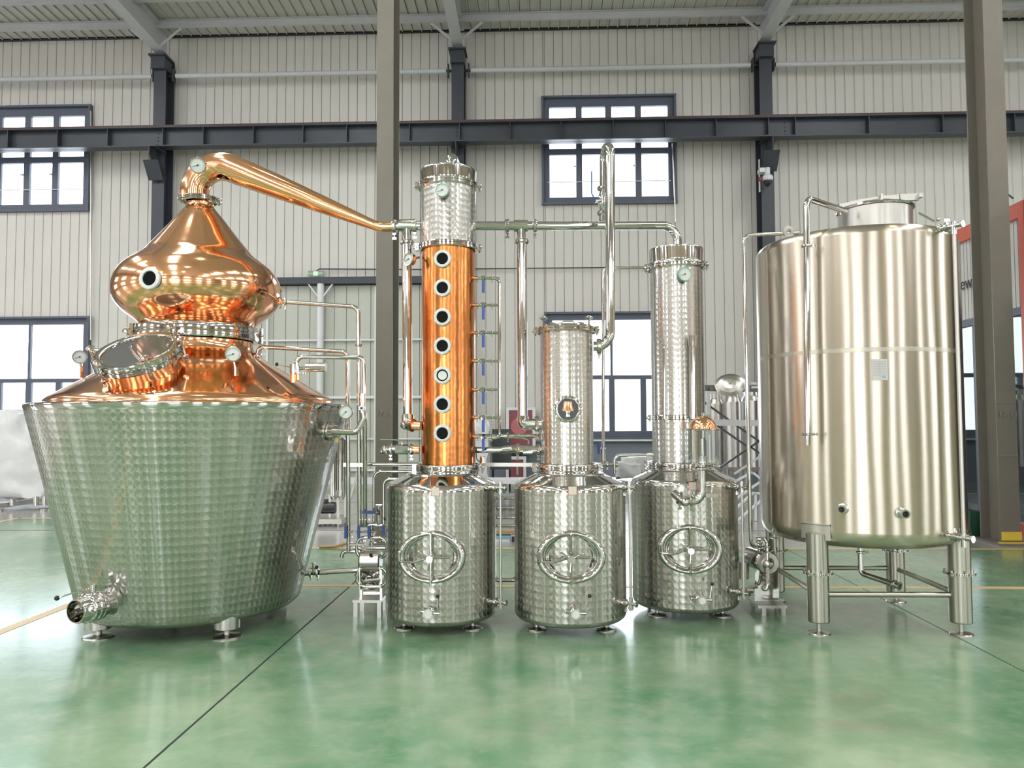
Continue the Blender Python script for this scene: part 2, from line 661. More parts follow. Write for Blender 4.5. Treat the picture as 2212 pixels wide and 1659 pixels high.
# painted lines, joints and thin dark lines
def line(x0, y0, x1, y1, wd, mat, name, h=0.002):
    b = MB().bar((x0, y0, h / 2), (x1, y1, h / 2), wd, h)
    return struct(b.build(name, mat, smooth=False))


line(-3.92, 7.06, 14, 7.06, 0.085, M['yellow'], 'floor_line')
line(-3.92, 9.15, 14, 9.15, 0.085, M['yellow'], 'floor_line')
line(-3.87, -6, -3.87, 7.1, 0.09, M['yellow'], 'floor_line')
line(-8.2, -6, -8.2, 11.98, 0.09, M['yellow'], 'floor_line')
line(-8.2, 11.95, -3.9, 11.95, 0.085, M['yellow'], 'floor_line')
line(-3.92, 9.1, -3.92, 11.98, 0.085, M['yellow'], 'floor_line')
line(-8, 15.9, 14, 15.9, 0.1, M['yellow'], 'floor_line')
line(-1.72, -8, -1.72, 18, 0.012, M['joint'], 'floor_joint', 0.001)
line(2.88, -8, 2.88, 18, 0.006, M['joint'], 'floor_joint', 0.001)  # thin dark line along the floor
for yj in (10.6, 12.4, 14.3):
    line(-8, yj, 12, yj, 0.02, M['joint'], 'floor_joint', 0.001)

# ---- windows of the far wall: (x0, x1, z0, z1)
WX = {}
wins = {
    'window_1': (0.18, 3.39, 6.84, 9.46),
    'window_2': (0.22, 3.39, 1.10, 4.10),
    'window_3': (-14.48, -11.24, 6.84, 9.46),
    'window_4': (-14.48, -11.15, 1.10, 4.10),
}
DOOR = (-8.3, -1.97, 0.0, 4.97)
LOWZ = 1.02   # top of the low masonry wall

holes = [(a, b, c, d) for (a, b, c, d) in wins.values()]


def grid_wall(xs, zs, solid, y0, y1):
    mb = MB()
    for i in range(len(xs) - 1):
        for j in range(len(zs) - 1):
            cx, cz = (xs[i] + xs[i + 1]) / 2, (zs[j] + zs[j + 1]) / 2
            if solid(cx, cz):
                mb.box((cx, (y0 + y1) / 2, cz), (xs[i + 1] - xs[i], abs(y1 - y0), zs[j + 1] - zs[j]))
    return mb


def in_hole(x, z):
    return any(a < x < b and c < z < d for (a, b, c, d) in holes)


xs = sorted({XL, XR} | {h[0] for h in holes} | {h[1] for h in holes})
zs = sorted({0.0, EAVE} | {h[2] for h in holes} | {h[3] for h in holes})
wb = struct(grid_wall(xs, zs, lambda x, z: not in_hole(x, z), YW + 0.06, YW + 0.16).build('wall_back', M['walldark'], smooth=False))

# sheet panels, one object each
_pm = {}


def panel_mesh(wd, h, mat):
    k = (round(wd, 3), round(h, 3), mat.name)
    if k in _pm:
        return _pm[k]
    x0, x1 = 0.002, wd - 0.002
    # cross section: flat face with a raised rib at the right edge
    pr = [(x0, 0.024), (x0 + 0.003, 0.010), (x1 - 0.024, 0.010), (x1 - 0.019, 0.0), (x1 - 0.007, 0.0), (x1, 0.024)]
    vs = [(x, y, 0) for x, y in pr] + [(x, y, h) for x, y in pr]
    n = len(pr)
    fs = [(i, i + 1, n + i + 1, n + i) for i in range(n - 1)]
    me = bpy.data.meshes.new('panel')
    me.from_pydata(vs, [], fs)
    me.materials.append(mat)
    _pm[k] = me
    return me


def add_panel(x, wd, z0, z1, parent, mat, y=YW, name='panel'):
    if wd < 0.03 or z1 - z0 < 0.03:
        return
    o = bpy.data.objects.new(name, panel_mesh(wd, z1 - z0, mat))
    COL.objects.link(o)
    o.parent = parent
    o.location = Vector((x, y, z0)) - wloc(parent)
    return o


PW = 0.2294
xp = -16.0
brk = sorted({DOOR[0], DOOR[1]} | {h[0] for h in holes} | {h[1] for h in holes})
edges = []
segs = [-15.2] + brk + [12.9]
for a, b in zip(segs[:-1], segs[1:]):
    if b - a < 0.001:
        continue
    k = max(1, round((b - a) / PW))
    for i in range(k):
        edges.append((a + (b - a) * i / k, (b - a) / k))
for (x, wd) in edges:
    xc = x + wd / 2
    z0 = DOOR[3] if DOOR[0] < xc < DOOR[1] else LOWZ
    cuts = [(h[2], h[3]) for h in holes if h[0] < xc < h[1]]
    z = z0
    for (c, d) in sorted(cuts):
        add_panel(x, wd, z, c, wb, M['wall'])
        z = d
    add_panel(x, wd, z, EAVE, wb, M['wall'])
# low masonry wall in every bay except the door bay
for (a, b) in ((-15.2, DOOR[0]), (DOOR[1], 12.9)):
    struct(MB().box(((a + b) / 2, YW - 0.0, LOWZ / 2), (b - a, 0.12, LOWZ)).box(((a + b) / 2, YW - 0.02, LOWZ - 0.02), (b - a, 0.2, 0.05)).build('wall_back_plinth', M['sill'], smooth=False))


def window(name, x0, x1, z0, z1, cols, rows, lower=False):
    """cols, rows: lists of bar centres (x) and (z); builds frame, bars, panes"""
    root = bpy.data.objects.new(name, None)
    COL.objects.link(root)
    root.location = ((x0 + x1) / 2, YW, z0)
    struct(root)
    fw = 0.15
    y = YW + 0.04
    f = MB()
    f.box(((x0 + x1) / 2, y, z1 - fw / 2), (x1 - x0, 0.10, fw)).box(((x0 + x1) / 2, y, z0 + fw / 2), (x1 - x0, 0.10, fw))
    f.box((x0 + fw / 2, y, (z0 + z1) / 2), (fw, 0.10, z1 - z0 - 2 * fw)).box((x1 - fw / 2, y, (z0 + z1) / 2), (fw, 0.10, z1 - z0 - 2 * fw))
    f.build('frame', M['frame'], root, smooth=False)
    t = MB()
    for (cx_, cz_, sx_, sz_) in (((x0 + x1) / 2, z1 + 0.02, x1 - x0 + 0.1, 0.05), ((x0 + x1) / 2, z0 - 0.02, x1 - x0 + 0.1, 0.05),
                                 (x0 - 0.02, (z0 + z1) / 2, 0.05, z1 - z0 - 0.01), (x1 + 0.02, (z0 + z1) / 2, 0.05, z1 - z0 - 0.01)):
        t.box((cx_, YW - 0.04, cz_), (sx_, 0.14, sz_))
    t.build('surround', M['frame'], root, smooth=False)
    return root, fw, y


def pane(root, a, b, c, d):
    MB().box(((a + b) / 2, YW + 0.06, (c + d) / 2), (b - a, 0.008, d - c)).build('pane', M['pane'], root, smooth=False)


def bars_and_panes(root, xs_, zs_, y, x_in, z_in):
    """xs_: [(centre, width)], zs_: same, x_in/z_in the inner limits"""
    for (c, wd) in xs_:
        MB().box((c, y, (z_in[0] + z_in[1]) / 2), (wd, 0.08, z_in[1] - z_in[0])).build('mullion', M['frame'], root, smooth=False)
    for (c, wd) in zs_:
        MB().box(((x_in[0] + x_in[1]) / 2, y - 0.002, c), (x_in[1] - x_in[0], 0.09, wd)).build('transom', M['frame'], root, smooth=False)
    xe = [x_in[0]] + [v for c, wd in xs_ for v in (c - wd / 2, c + wd / 2)] + [x_in[1]]
    ze = [z_in[0]] + [v for c, wd in zs_ for v in (c - wd / 2, c + wd / 2)] + [z_in[1]]
    for i in range(0, len(xe), 2):
        for j in range(0, len(ze), 2):
            pane(root, xe[i], xe[i + 1], ze[j], ze[j + 1])


for nm in ('window_1', 'window_3'):
    x0, x1, z0, z1 = wins[nm]
    root, fw, y = window(nm, x0, x1, z0, z1, None, None)
    iw = (x1 - x0 - 2 * fw)
    xs_ = [(x0 + fw + iw * k / 4, 0.15) for k in (1, 2, 3)]
    zs_ = [(8.13, 0.15)]
    bars_and_panes(root, xs_, zs_, y, (x0 + fw, x1 - fw), (z0 + fw, z1 - fw - 0.06))
    MB().box(((x0 + x1) / 2, y - 0.002, z1 - fw - 0.03), (x1 - x0 - 2 * fw, 0.09, 0.06)).build('transom', M['frame'], root, smooth=False)
    # thin glazing rod across the lower lights and small bright latches
    MB().tube([(x0 + 0.1, YW - 0.04, 7.36), (x1 - 0.1, YW - 0.04, 7.36)], 0.012, seg=6).build('rod', M['white'], root)
    for k in (1, 2, 3):
        MB().box((x0 + fw + iw * k / 4 - 0.1, YW - 0.03, 7.75), (0.07, 0.03, 0.05)).build('latch', M['white'], root, smooth=False)
for nm in ('window_2', 'window_4'):
    x0, x1, z0, z1 = wins[nm]
    root, fw, y = window(nm, x0, x1, z0, z1, None, None)
    zt = U(1300, 815, YW).z
    xm = U(1321, 760, YW).x if nm == 'window_2' else U(63, 760, YW).x
    MB().box(((x0 + x1) / 2, y - 0.002, zt), (x1 - x0 - 2 * fw, 0.09, 0.10)).build('transom', M['frame'], root, smooth=False)
    MB().box((xm, y, (zt + z1 - fw) / 2), (0.06, 0.08, z1 - fw - zt)).build('mullion', M['frame'], root, smooth=False)
    low = [xm, xm + 0.76, xm - 0.76]
    for c in low:
        MB().box((c, y, (zt + z0 + fw) / 2), (0.14, 0.08, zt - z0 - fw)).build('mullion', M['frame'], root, smooth=False)
    pane(root, x0 + fw, xm - 0.03, zt + 0.05, z1 - fw)
    pane(root, xm + 0.03, x1 - fw, zt + 0.05, z1 - fw)
    le = sorted([x0 + fw, x1 - fw] + [v for c in low for v in (c - 0.07, c + 0.07)])
    for i in range(0, len(le), 2):
        pane(root, le[i], le[i + 1], z0 + fw, zt - 0.05)
    MB().box(((x0 + x1) / 2, YW - 0.09, z0 - 0.07), (x1 - x0 + 0.2, 0.2, 0.04)).build('sill', M['white'], root, smooth=False)

# ---- big sliding door of the left bay
dr = bpy.data.objects.new('door_1', None)
COL.objects.link(dr)
dr.location = ((DOOR[0] + DOOR[1]) / 2, YW - 0.05, 0)
struct(dr)
k = round((DOOR[1] - DOOR[0]) / 0.3)
dw = (DOOR[1] - DOOR[0]) / k
for i in range(k):
    add_panel(DOOR[0] + i * dw, dw, 0.12, DOOR[3] - 0.12, dr, M['door'], y=YW - 0.06)
MB().box(((DOOR[0] + DOOR[1]) / 2, YW - 0.16, DOOR[3] - 0.02), (DOOR[1] - DOOR[0] + 0.3, 0.22, 0.16)).build('lintel', M['beam'], dr, smooth=False)
for zz, hh in ((U(700, 735, 18.6).z, 0.04), (U(800, 858, 18.6).z, 0.07), (U(770, 948, 18.6).z, 0.035)):
    MB().box(((DOOR[0] + DOOR[1]) / 2, YW - 0.12, zz), (DOOR[1] - DOOR[0], 0.05, hh)).build('rail', M['white'], dr, smooth=False)
xpole = U(692, 700, 18.5).x
MB().cyl((xpole, YW - 0.2, 0), (xpole, YW - 0.2, DOOR[3] - 0.1), 0.085).build('pole', M['white'], dr)
for sx_ in (-1, 1):
    MB().bar((xpole + sx_ * 0.07, YW - 0.2, U(692, 640, 18.5).z), (xpole + sx_ * 0.30, YW - 0.2, DOOR[3] - 0.1), 0.05, 0.03).build('brace', M['white'], dr, smooth=False)
for px in (811, 577):
    xx = U(px, 700, 18.55).x
    MB().box((xx, YW - 0.128, 2.4), (0.05, 0.05, 4.8)).build('stile', M['white'], dr, smooth=False)
MB().box(((DOOR[0] + DOOR[1]) / 2, YW - 0.13, 0.33), (DOOR[1] - DOOR[0], 0.10, 0.05)).build('rail', M['white'], dr, smooth=False)
MB().box(((DOOR[0] + DOOR[1]) / 2, YW - 0.16, 0.08), (DOOR[1] - DOOR[0], 0.12, 0.16)).build('kick_plate', M['white'], dr, smooth=False)

# ---- roof
rf = MB()
rf.v = [V(XL, YW + 0.1, EAVE + 0.03), V(XR, YW + 0.1, EAVE + 0.03), V(XR, 0, roofz(0) + 0.03), V(XL, 0, roofz(0) + 0.03),
        V(XR, YB, roofz(YB) + 0.03), V(XL, YB, roofz(YB) + 0.03)]
rf.v += [v + V(0, 0, 0.08) for v in rf.v]
rf.f = [[0, 3, 2, 1], [3, 5, 4, 2], [6, 7, 8, 9], [9, 8, 10, 11]]
rf.uv = [None] * 4
roof = struct(rf.build('ceiling', M['roof'], smooth=False))
# ribbed sheets, one object each, over the part in view
_sm = MB()
sw, y0_, y1_ = 0.243, 13.2, YW
prof = [(0.006, 0.03), (0.010, 0.004), (sw - 0.040, 0.004), (sw - 0.032, -0.028), (sw - 0.012, -0.028), (sw - 0.003, 0.03)]
_sm.v = [V(x, y1_, roofz(y1_) + z) for x, z in prof] + [V(x, y0_, roofz(y0_) + z) for x, z in prof]
n = len(prof)
_sm.f = [[i + 1, i, n + i, n + i + 1] for i in range(n - 1)]
_sm.uv = [None] * len(_sm.f)
sh0 = _sm.build('sheet', M['roof'], roof, smooth=False)
off = sh0.location.copy()
for i in range(112):
    o = sh0 if i == 0 else sh0.copy()
    if i:
        COL.objects.link(o)
        o.parent = roof
    o.location = off + V(-15.2 + i * sw, 0, 0)
# black strip standing in for the shade in the eave gap
struct(MB().box((0, YW - 0.02, EAVE - 0.01), (29, 0.09, 0.05)).build('trim_1', M['black'], smooth=False))
# purlins
for i, d in enumerate((0.8, 1.85, 3.1, 4.4)):
    yy = YW - d
    zt = roofz(yy) - 0.05
    b = MB()
    b.box((-1, yy, zt - 0.10), (31, 0.012, 0.18)).box((-1, yy - 0.035, zt - 0.01), (31, 0.07, 0.012)).box((-1, yy - 0.035, zt - 0.19), (31, 0.07, 0.012))
    struct(b.build('roof_purlin', M['roofbeam'], smooth=False))
# rafters on the column lines
for xc in XCOL:
    b = MB()
    for (zo, hh, ww) in ((0.03, 0.02, 0.26), (0.60, 0.02, 0.26), (0.315, 0.56, 0.012)):
        a_, c_ = V(xc, YW - 0.25, roofz(YW - 0.25) - 0.1 - zo), V(xc, 8.9, roofz(8.9) - 0.1 - zo)
        b.bar(a_, c_, ww, hh)
    r_ = struct(b.build('roof_rafter', M['roofbeam'], smooth=False))
    b2 = MB()
    for sx_ in (-1, 1):
        for yy in (YW - 0.8,):
            b2.bar((xc + sx_ * 0.1, yy, roofz(yy) - 0.68), (xc + sx_ * 0.62, yy, roofz(yy) - 0.25), 0.06, 0.012, up=(0, 1, 0))
            b2.build('fly_brace', M['roofbeam'], r_, smooth=False)
            b2 = MB()
# rafters of the rest of the hall (only ever seen mirrored)
b = MB()
for xc in XCOL + [20.2, -23.9]:
    for (a1, a2) in ((8.9, 0), (0, -19.5)):
        for (zo, hh, ww) in ((0.60, 0.02, 0.26), (0.315, 0.56, 0.012)):
            b.bar((xc, a1, roofz(a1) - 0.1 - zo), (xc, a2, roofz(a2) - 0.1 - zo), ww, hh)
struct(b.build('roof_rafter_rear', M['roofbeam'], smooth=False))

# ---- wall columns
zb1 = U(1100, 264, 17.95).z
zb0 = U(1100, 308, 17.95).z
for xc in XCOL:
    b = MB()
    hb = EAVE - 0.75
    b.box((xc, 18.15, hb / 2), (0.30, 0.02, hb)).box((xc, 18.58, hb / 2), (0.30, 0.02, hb)).box((xc, 18.36, hb / 2), (0.014, 0.42, hb))
    wc = struct(b.build('wall_column', M['beam'], smooth=False))
    c = MB().box((xc, 18.2, hb - 0.05), (0.42, 0.5, 0.04)).box((xc, 18.2, hb - 0.22), (0.34, 0.36, 0.30))
    c.build('cap_plate', M['beam'], wc, smooth=False)
    c = MB()
    c.box((xc, 17.95, zb0 - 0.03), (0.34, 0.55, 0.03)).bar((xc, 17.72, zb0 - 0.08), (xc, 18.12, zb0 - 0.75), 0.02, 0.02)
    c.v += [V(xc - 0.01, 17.68, zb0 - 0.04), V(xc - 0.01, 18.14, zb0 - 0.04), V(xc - 0.01, 18.14, zb0 - 0.8), V(xc - 0.01, 17.68, zb0 - 0.2),
            V(xc + 0.01, 17.68, zb0 - 0.04), V(xc + 0.01, 18.14, zb0 - 0.04), V(xc + 0.01, 18.14, zb0 - 0.8), V(xc + 0.01, 17.68, zb0 - 0.2)]
    k = len(c.v) - 8
    c.f += [[k, k + 1, k + 2, k + 3], [k + 7, k + 6, k + 5, k + 4], [k, k + 3, k + 7, k + 4], [k + 3, k + 2, k + 6, k + 7]]
    c.uv += [None] * 4
    c.box((xc, 17.9, zb0 - 0.55), (0.36, 0.5, 0.02), rot=Matrix.Rotation(R(-55), 3, 'X'))
    c.build('corbel', M['beam'], wc, smooth=False)
# girt pipe between the wall columns
zg = U(1300, 147, 18.35).z
for a, b_ in zip(XCOL[:-1], XCOL[1:]):
    g = struct(MB().cyl((a + 0.3, 18.35, zg), (b_ - 0.3, 18.35, zg), 0.062, seg=14).build('wall_girt', M['roofbeam']))
    for xx in (a + 0.25, b_ - 0.25):
        MB().box((xx, 18.35, zg), (0.03, 0.16, 0.30)).cyl((xx - 0.14, 18.35, zg), (xx + 0.12, 18.35, zg), 0.035).build('end_bracket', M['beam'], g, smooth=False)

# ---- crane runway beam
cb = MB()
hz = zb1 - zb0
cb.box((-1.5, 17.95, (zb0 + zb1) / 2), (29, 0.014, hz)).box((-1.5, 17.95, zb0 + 0.012), (29, 0.30, 0.024)).box((-1.5, 17.95, zb1 - 0.04), (29, 0.34, 0.024))
crane = struct(cb.build('crane_runway_beam', M['beam'], smooth=False))
MB().box((-1.5, 17.95, zb1 + 0.02), (29, 0.07, 0.09)).build('rail', simple('rusty_rail', (0.10, 0.045, 0.04), 0.5), crane, smooth=False)
for px in (20, 127, 235, 354, 441, 549, 656, 750, 885, 993, 1102, 1212, 1324, 1437, 1546, 1659, 1717, 1876, 2035, 2190):
    MB().box((U(px, 285, 17.86).x, 17.87, (zb0 + zb1) / 2), (0.016, 0.14, hz - 0.06)).build('stiffener', M['beam'], crane, smooth=False)
c2 = MB()
for xx in [U(px, 285, 17.8).x for px in (336, 985, 1700)]:
    for kz in range(5):
        c2.sphere((xx, 17.93, zb0 + 0.08 + kz * 0.09), 0.012, 6)
c2.build('bolt', M['black'], crane)['kind'] = 'stuff'

# ---- freestanding columns of the middle row (H sections)
def hcolumn(x0, x1, y, dark=False, front=True):
    root = bpy.data.objects.new('hall_column', None)
    COL.objects.link(root)
    root.location = ((x0 + x1) / 2, y + 0.2, 0)
    struct(root)
    xc, wd = (x0 + x1) / 2, x1 - x0
    h = roofz(y) - 0.7
    b = MB().box((xc, y + 0.008, h / 2), (wd, 0.016, h)).box((xc, y + 0.412, h / 2), (wd, 0.016, h)).box((xc, y + 0.21, h / 2), (0.014, 0.39, h))
    b.build('shaft', M['column'], root, smooth=False)
    MB().box((xc, y + 0.21, 0.012), (wd + 0.12, 0.56, 0.024)).build('base_plate', M['column'], root, smooth=False)
    return root


xa, xb = U(812, 700, 9.41).x, U(848, 700, 9.41).x
c1 = hcolumn(xa, xb, 9.41)
c2_ = hcolumn(5.50, 5.735, 9.41)
for x in (-9.4, 12.6, -16.7):
    hcolumn(x, x + 0.23, 9.41)
for x in (-16.7, -9.4, -2.05, 5.4, 12.6):
    hcolumn(x, x + 0.25, -9.6)
MB().box((5.62, 9.40, 0.02), (0.29, 0.05, 0.04)).box((5.62, 9.398, 0.11), (0.235, 0.008, 0.10)).build('yellow_guard', M['yellowb'], c2_, smooth=False)
for zz in (U(2180, 870, 9.4).z, U(2180, 985, 9.4).z):
    MB().box((5.618, 9.404, zz), (0.23, 0.004, 0.007)).build('chalk_mark', M['chalk'], c2_, smooth=False)
text_mesh('chalk_number', '17.11', 0.11, frame_mat(U(2178, 895, 9.398), (0, -1, 0)), M['chalk'], c2_, 0.0005)
text_mesh('chalk_number', '17.11', 0.10, frame_mat(U(830, 893, 9.398), (0, -1, 0)), M['chalk'], c1, 0.0005)

# ---- the hall behind the camera
b = MB()
rw = [(x - 1.6, x + 1.6) for x in (-12.9, -5.5, 1.8, 9.2, 16.5)]
hs = [(a, b_, 6.8, 9.5) for a, b_ in rw] + [(a, b_, 1.1, 4.1) for i, (a, b_) in enumerate(rw) if i != 1] + [(-8.0, -3.2, 0.0, 4.9)]
xs = sorted({XL, XR} | {h[0] for h in hs} | {h[1] for h in hs})
zs = sorted({0.0, EAVE} | {h[2] for h in hs} | {h[3] for h in hs})
struct(grid_wall(xs, zs, lambda x, z: not any(a < x < b_ and c < z < d for a, b_, c, d in hs), YB - 0.1, YB).build('wall_rear', M['wallwarm'], smooth=False))
for i, (a, b_, c, d) in enumerate(hs):
    root = bpy.data.objects.new('window_%d' % (i + 5), None)
    COL.objects.link(root)
    root.location = ((a + b_) / 2, YB, c)
    struct(root)
    g = MB()
    nx = 4 if c > 5 else 2
    for kx in range(nx):
        for kz in range(2):
            w_, h_ = (b_ - a) / nx, (d - c) / 2
            g.box((a + w_ * (kx + .5), YB - 0.03, c + h_ * (kz + .5)), (w_ - 0.12, 0.01, h_ - 0.12))
    g.build('pane', M['farpane'], root, smooth=False)['kind'] = 'stuff'
    g = MB()
    for kx in range(nx + 1):
        g.box((a + (b_ - a) * kx / nx, YB - 0.02, (c + d) / 2), (0.12, 0.08, d - c))
    for kz in range(3):
        g.box(((a + b_) / 2, YB - 0.02, c + (d - c) * kz / 2), (b_ - a, 0.08, 0.12))
    g.build('frame', M['frame'], root, smooth=False)
for sx_, nm, k0 in ((-1, 'left', 20), (1, 'right', 30)):
    X = XL if sx_ < 0 else XR
    hs2 = [(y - 1.6, y + 1.6, 6.8, 9.5) for y in (-14, -5, 4, 13)] + [(y - 1.6, y + 1.6, 1.1, 4.1) for y in (-14, -5, 4, 13)]
    ys = sorted({YB, YW + 0.2} | {h[0] for h in hs2} | {h[1] for h in hs2})
    zs = sorted({0.0, roofz(0)} | {h[2] for h in hs2} | {h[3] for h in hs2})
    mb = MB()
    for i in range(len(ys) - 1):
        for j in range(len(zs) - 1):
            cy, cz = (ys[i] + ys[i + 1]) / 2, (zs[j] + zs[j + 1]) / 2
            if not any(a < cy < b_ and c < cz < d for a, b_, c, d in hs2):
                mb.box((X + sx_ * 0.05, cy, cz), (0.1, ys[i + 1] - ys[i], zs[j + 1] - zs[j]))
    struct(mb.build('wall_' + nm, M['wallwarm'], smooth=False))
    for i, (a, b_, c, d) in enumerate(hs2):
        root = bpy.data.objects.new('window_%d' % (k0 + i), None)
        COL.objects.link(root)
        root.location = (X, (a + b_) / 2, c)
        struct(root)
        g = MB()
        for kx in range(2):
            for kz in range(2):
                w_, h_ = (b_ - a) / 2, (d - c) / 2
                g.box((X + sx_ * 0.03, a + w_ * (kx + .5), c + h_ * (kz + .5)), (0.01, w_ - 0.12, h_ - 0.12))
        g.build('pane', M['farpane'], root, smooth=False)['kind'] = 'stuff'
        g = MB()
        for kx in range(3):
            g.box((X, a + (b_ - a) * kx / 2, (c + d) / 2), (0.08, 0.12, d - c))
        for kz in range(3):
            g.box((X, (a + b_) / 2, c + (d - c) * kz / 2), (0.08, b_ - a, 0.12))
        g.build('frame', M['frame'], root, smooth=False)
# glowing strips added under the roof to light the hall
for xs_ in (-20, -12.9, -5.5, 9.2, 20):
    for (ya, yb) in ((12.5, 7.0), (5.0, 0.6), (-2.0, -7.5), (-10.5, -16)):
        b = MB()
        b.v = [V(xs_ - 0.6, ya, roofz(ya) - 0.02), V(xs_ + 0.6, ya, roofz(ya) - 0.02), V(xs_ + 0.6, yb, roofz(yb) - 0.02), V(xs_ - 0.6, yb, roofz(yb) - 0.02)]
        b.f = [[0, 3, 2, 1]]
        b.uv = [None]
        struct(b.build('roof_light', M['skylight'], smooth=False))
# high bay lamps
lamp0 = None
for xs_ in (-9.2, -1.9, 5.4, 12.6):
    for yy in (4.5, -1.0, -6.5, -12.0):
        if lamp0 is None:
            lamp0 = thing('high_bay_lamp', 'round high bay lamp hanging under the roof behind the viewer', 'lamp', (xs_, yy, 9.6), 'high bay lamps')
            MB().lathe([(0.04, 0.35), (0.10, 0.30), (0.24, 0.02), (0.245, 0.0), (0.23, 0.0), (0.09, 0.27)], Matrix.Translation((xs_, yy, 9.6)), 24).build('shade', M['steel_satin'], lamp0)
            MB().lathe([(0.0, 0.03), (0.2, 0.03)], Matrix.Translation((xs_, yy, 9.6)), 24).build('bulb_lens', M['lamp'], lamp0)
            MB().cyl((xs_, yy, 9.9), (xs_, yy, 12.0), 0.012, seg=6).build('rod', M['black'], lamp0)
        else:
            copy_tree(lamp0).location = (xs_, yy, 9.6)

# ================================================================== EQUIPMENT HELPERS
Z = Vector((0, 0, 1))


def tocam(ax, az=0.0):
    """horizontal unit vector from axis point towards the viewer's side, turned az degrees to the right"""
    d = Vector((-ax[0], -ax[1], 0)).normalized()
    return Matrix.Rotation(R(az), 3, 'Z') @ d


def T(*a):
    return Matrix.Translation(Vector(a if len(a) == 3 else a[0]))


def smooth_profile(pts, k=5):
    """Catmull-Rom through profile points"""
    P = [Vector((a, b)) for a, b in pts]
    out = []
    for i in range(len(P) - 1):
        p0, p1, p2, p3 = P[max(0, i - 1)], P[i], P[i + 1], P[min(len(P) - 1, i + 2)]
        for j in range(k):
            t = j / k
            v = 0.5 * ((2 * p1) + (p2 - p0) * t + (2 * p0 - 5 * p1 + 4 * p2 - p3) * t * t + (3 * p1 - p0 - 3 * p2 + p3) * t ** 3)
            out.append((v.x, v.y))
    out.append((P[-1].x, P[-1].y))
    return out


def ferrule(mb, c, ax, r, wing=True, wd=None):
    """sanitary clamp band round a pipe with its wing nut"""
    c = Vector(c)
    ax = Vector(ax).normalized()
    t = wd or r * 0.45
    mb.lathe([(r * 1.0, -t), (r * 1.45, -t), (r * 1.62, -t * 0.5), (r * 1.62, t * 0.5), (r * 1.45, t), (r * 1.0, t)], axmat(c, ax), 18)
    if wing:
        s = Vector((0, 0, -1)) if abs(ax.z) < 0.7 else Vector((1, 0, 0))
        p = c + s * r * 1.6
        mb.box(p, (r * 0.7, r * 0.7, r * 0.7))
        mb.cyl(p, p + s * r * 1.1, r * 0.16, seg=6)
        mb.box(p + s * r * 1.1, (r * 0.9, r * 0.25, r * 0.5) if abs(ax.z) < 0.7 else (r * 0.4, r * 0.25, r * 0.9))


def clamp(parent, c, ax, r, wing=True, wd=None):
    mb = MB()
    ferrule(mb, c, ax, r, wing, wd)
    return mb.build('clamp', M['steel'], parent)


def ring(parent, c, r, z0, z1, bolts=0, name='flange', lugs=True, mat='steel', az0=0):
    h = z1 - z0
    mb = MB().lathe([(r * 0.9, z0), (r - 0.004, z0), (r, z0 + h * 0.12), (r, z0 + h * 0.42), (r - 0.006, z0 + h * 0.47), (r - 0.006, z0 + h * 0.53),
                     (r, z0 + h * 0.58), (r, z1 - h * 0.12), (r - 0.004, z1), (r * 0.9, z1)], T(c[0], c[1], 0), 64)
    o = mb.build(name, M[mat], parent)
    if lugs:
        for s in (-1, 1):
            d = tocam(c, s * 82 + az0)
            p = Vector((c[0], c[1], (z0 + z1) / 2)) + d * (r + 0.008)
            tn = Vector((-d.y, d.x, 0))
            b = MB().box(p, (0.03, 0.03, h * 1.15), rot=None)
            b.cyl(p + d * 0.012 - tn * 0.03, p + d * 0.012 + tn * 0.03, 0.006, seg=8)
            b.sphere(p + d * 0.014 - tn * 0.034, 0.012, 8)
            b.cyl(p - Z * h * 0.9, p + Z * h * 0.5, 0.006, seg=8)
            b.build('toggle_clamp', M['steel'], o)
    if bolts:
        for k in range(bolts):
            a = 2 * pi * k / bolts
            x, y = c[0] + (r - 0.012) * math.cos(a), c[1] + (r - 0.012) * math.sin(a)
            MB().cyl((x, y, z0 - 0.012), (x, y, z1 + 0.012), 0.006, seg=8).build('bolt', M['steel_satin'], o)
    return o


def gauge(parent, c, n, r, stem_to=None, rim='steel', stemmat='steel', rot=0.0):
    c, n = Vector(c), Vector(n).normalized()
    m = frame_mat(c, n)
    g = MB().lathe([(0, -0.035), (r * 0.92, -0.035), (r, -0.028), (r, 0.004), (r * 0.97, 0.008), (r * 0.86, 0.008), (r * 0.85, 0.002)], m, 32)
    if stem_to is not None:
        g.tube([c - n * 0.018, Vector(stem_to)], 0.009, seg=8)
    g = g.build('pressure_gauge', M[rim], parent)
    MB().lathe([(0, 0.003), (r * 0.86, 0.003)], m, 32).build('dial', M['dial'], g)
    k = MB()
    ca, sa = math.cos(R(200 + rot)), math.sin(R(200 + rot))
    k.bar(m @ V(-ca * r * 0.2, -sa * r * 0.2, 0.006), m @ V(ca * r * 0.66, sa * r * 0.66, 0.006), 0.0016, r * 0.07, up=n)
    k.lathe([(0, 0.004), (r * 0.10, 0.004), (r * 0.10, 0.008), (0, 0.008)], m, 10)
    for j in range(11):
        a = R(-45 + 27 * j)
        k.bar(m @ V(math.cos(a) * r * 0.66, math.sin(a) * r * 0.66, 0.0045), m @ V(math.cos(a) * r * 0.78, math.sin(a) * r * 0.78, 0.0045), 0.001, r * 0.035, up=n)
    k.build('needle', M['black'], g, smooth=False)
    return g


def lever(mb_parent, a, b, r=0.006, ball=0.014):
    MB().cyl(a, b, r, r * 0.8, 8).build('lever', M['steel'], mb_parent)
    MB().sphere(b, ball, 12).build('lever_ball', M['black'], mb_parent)


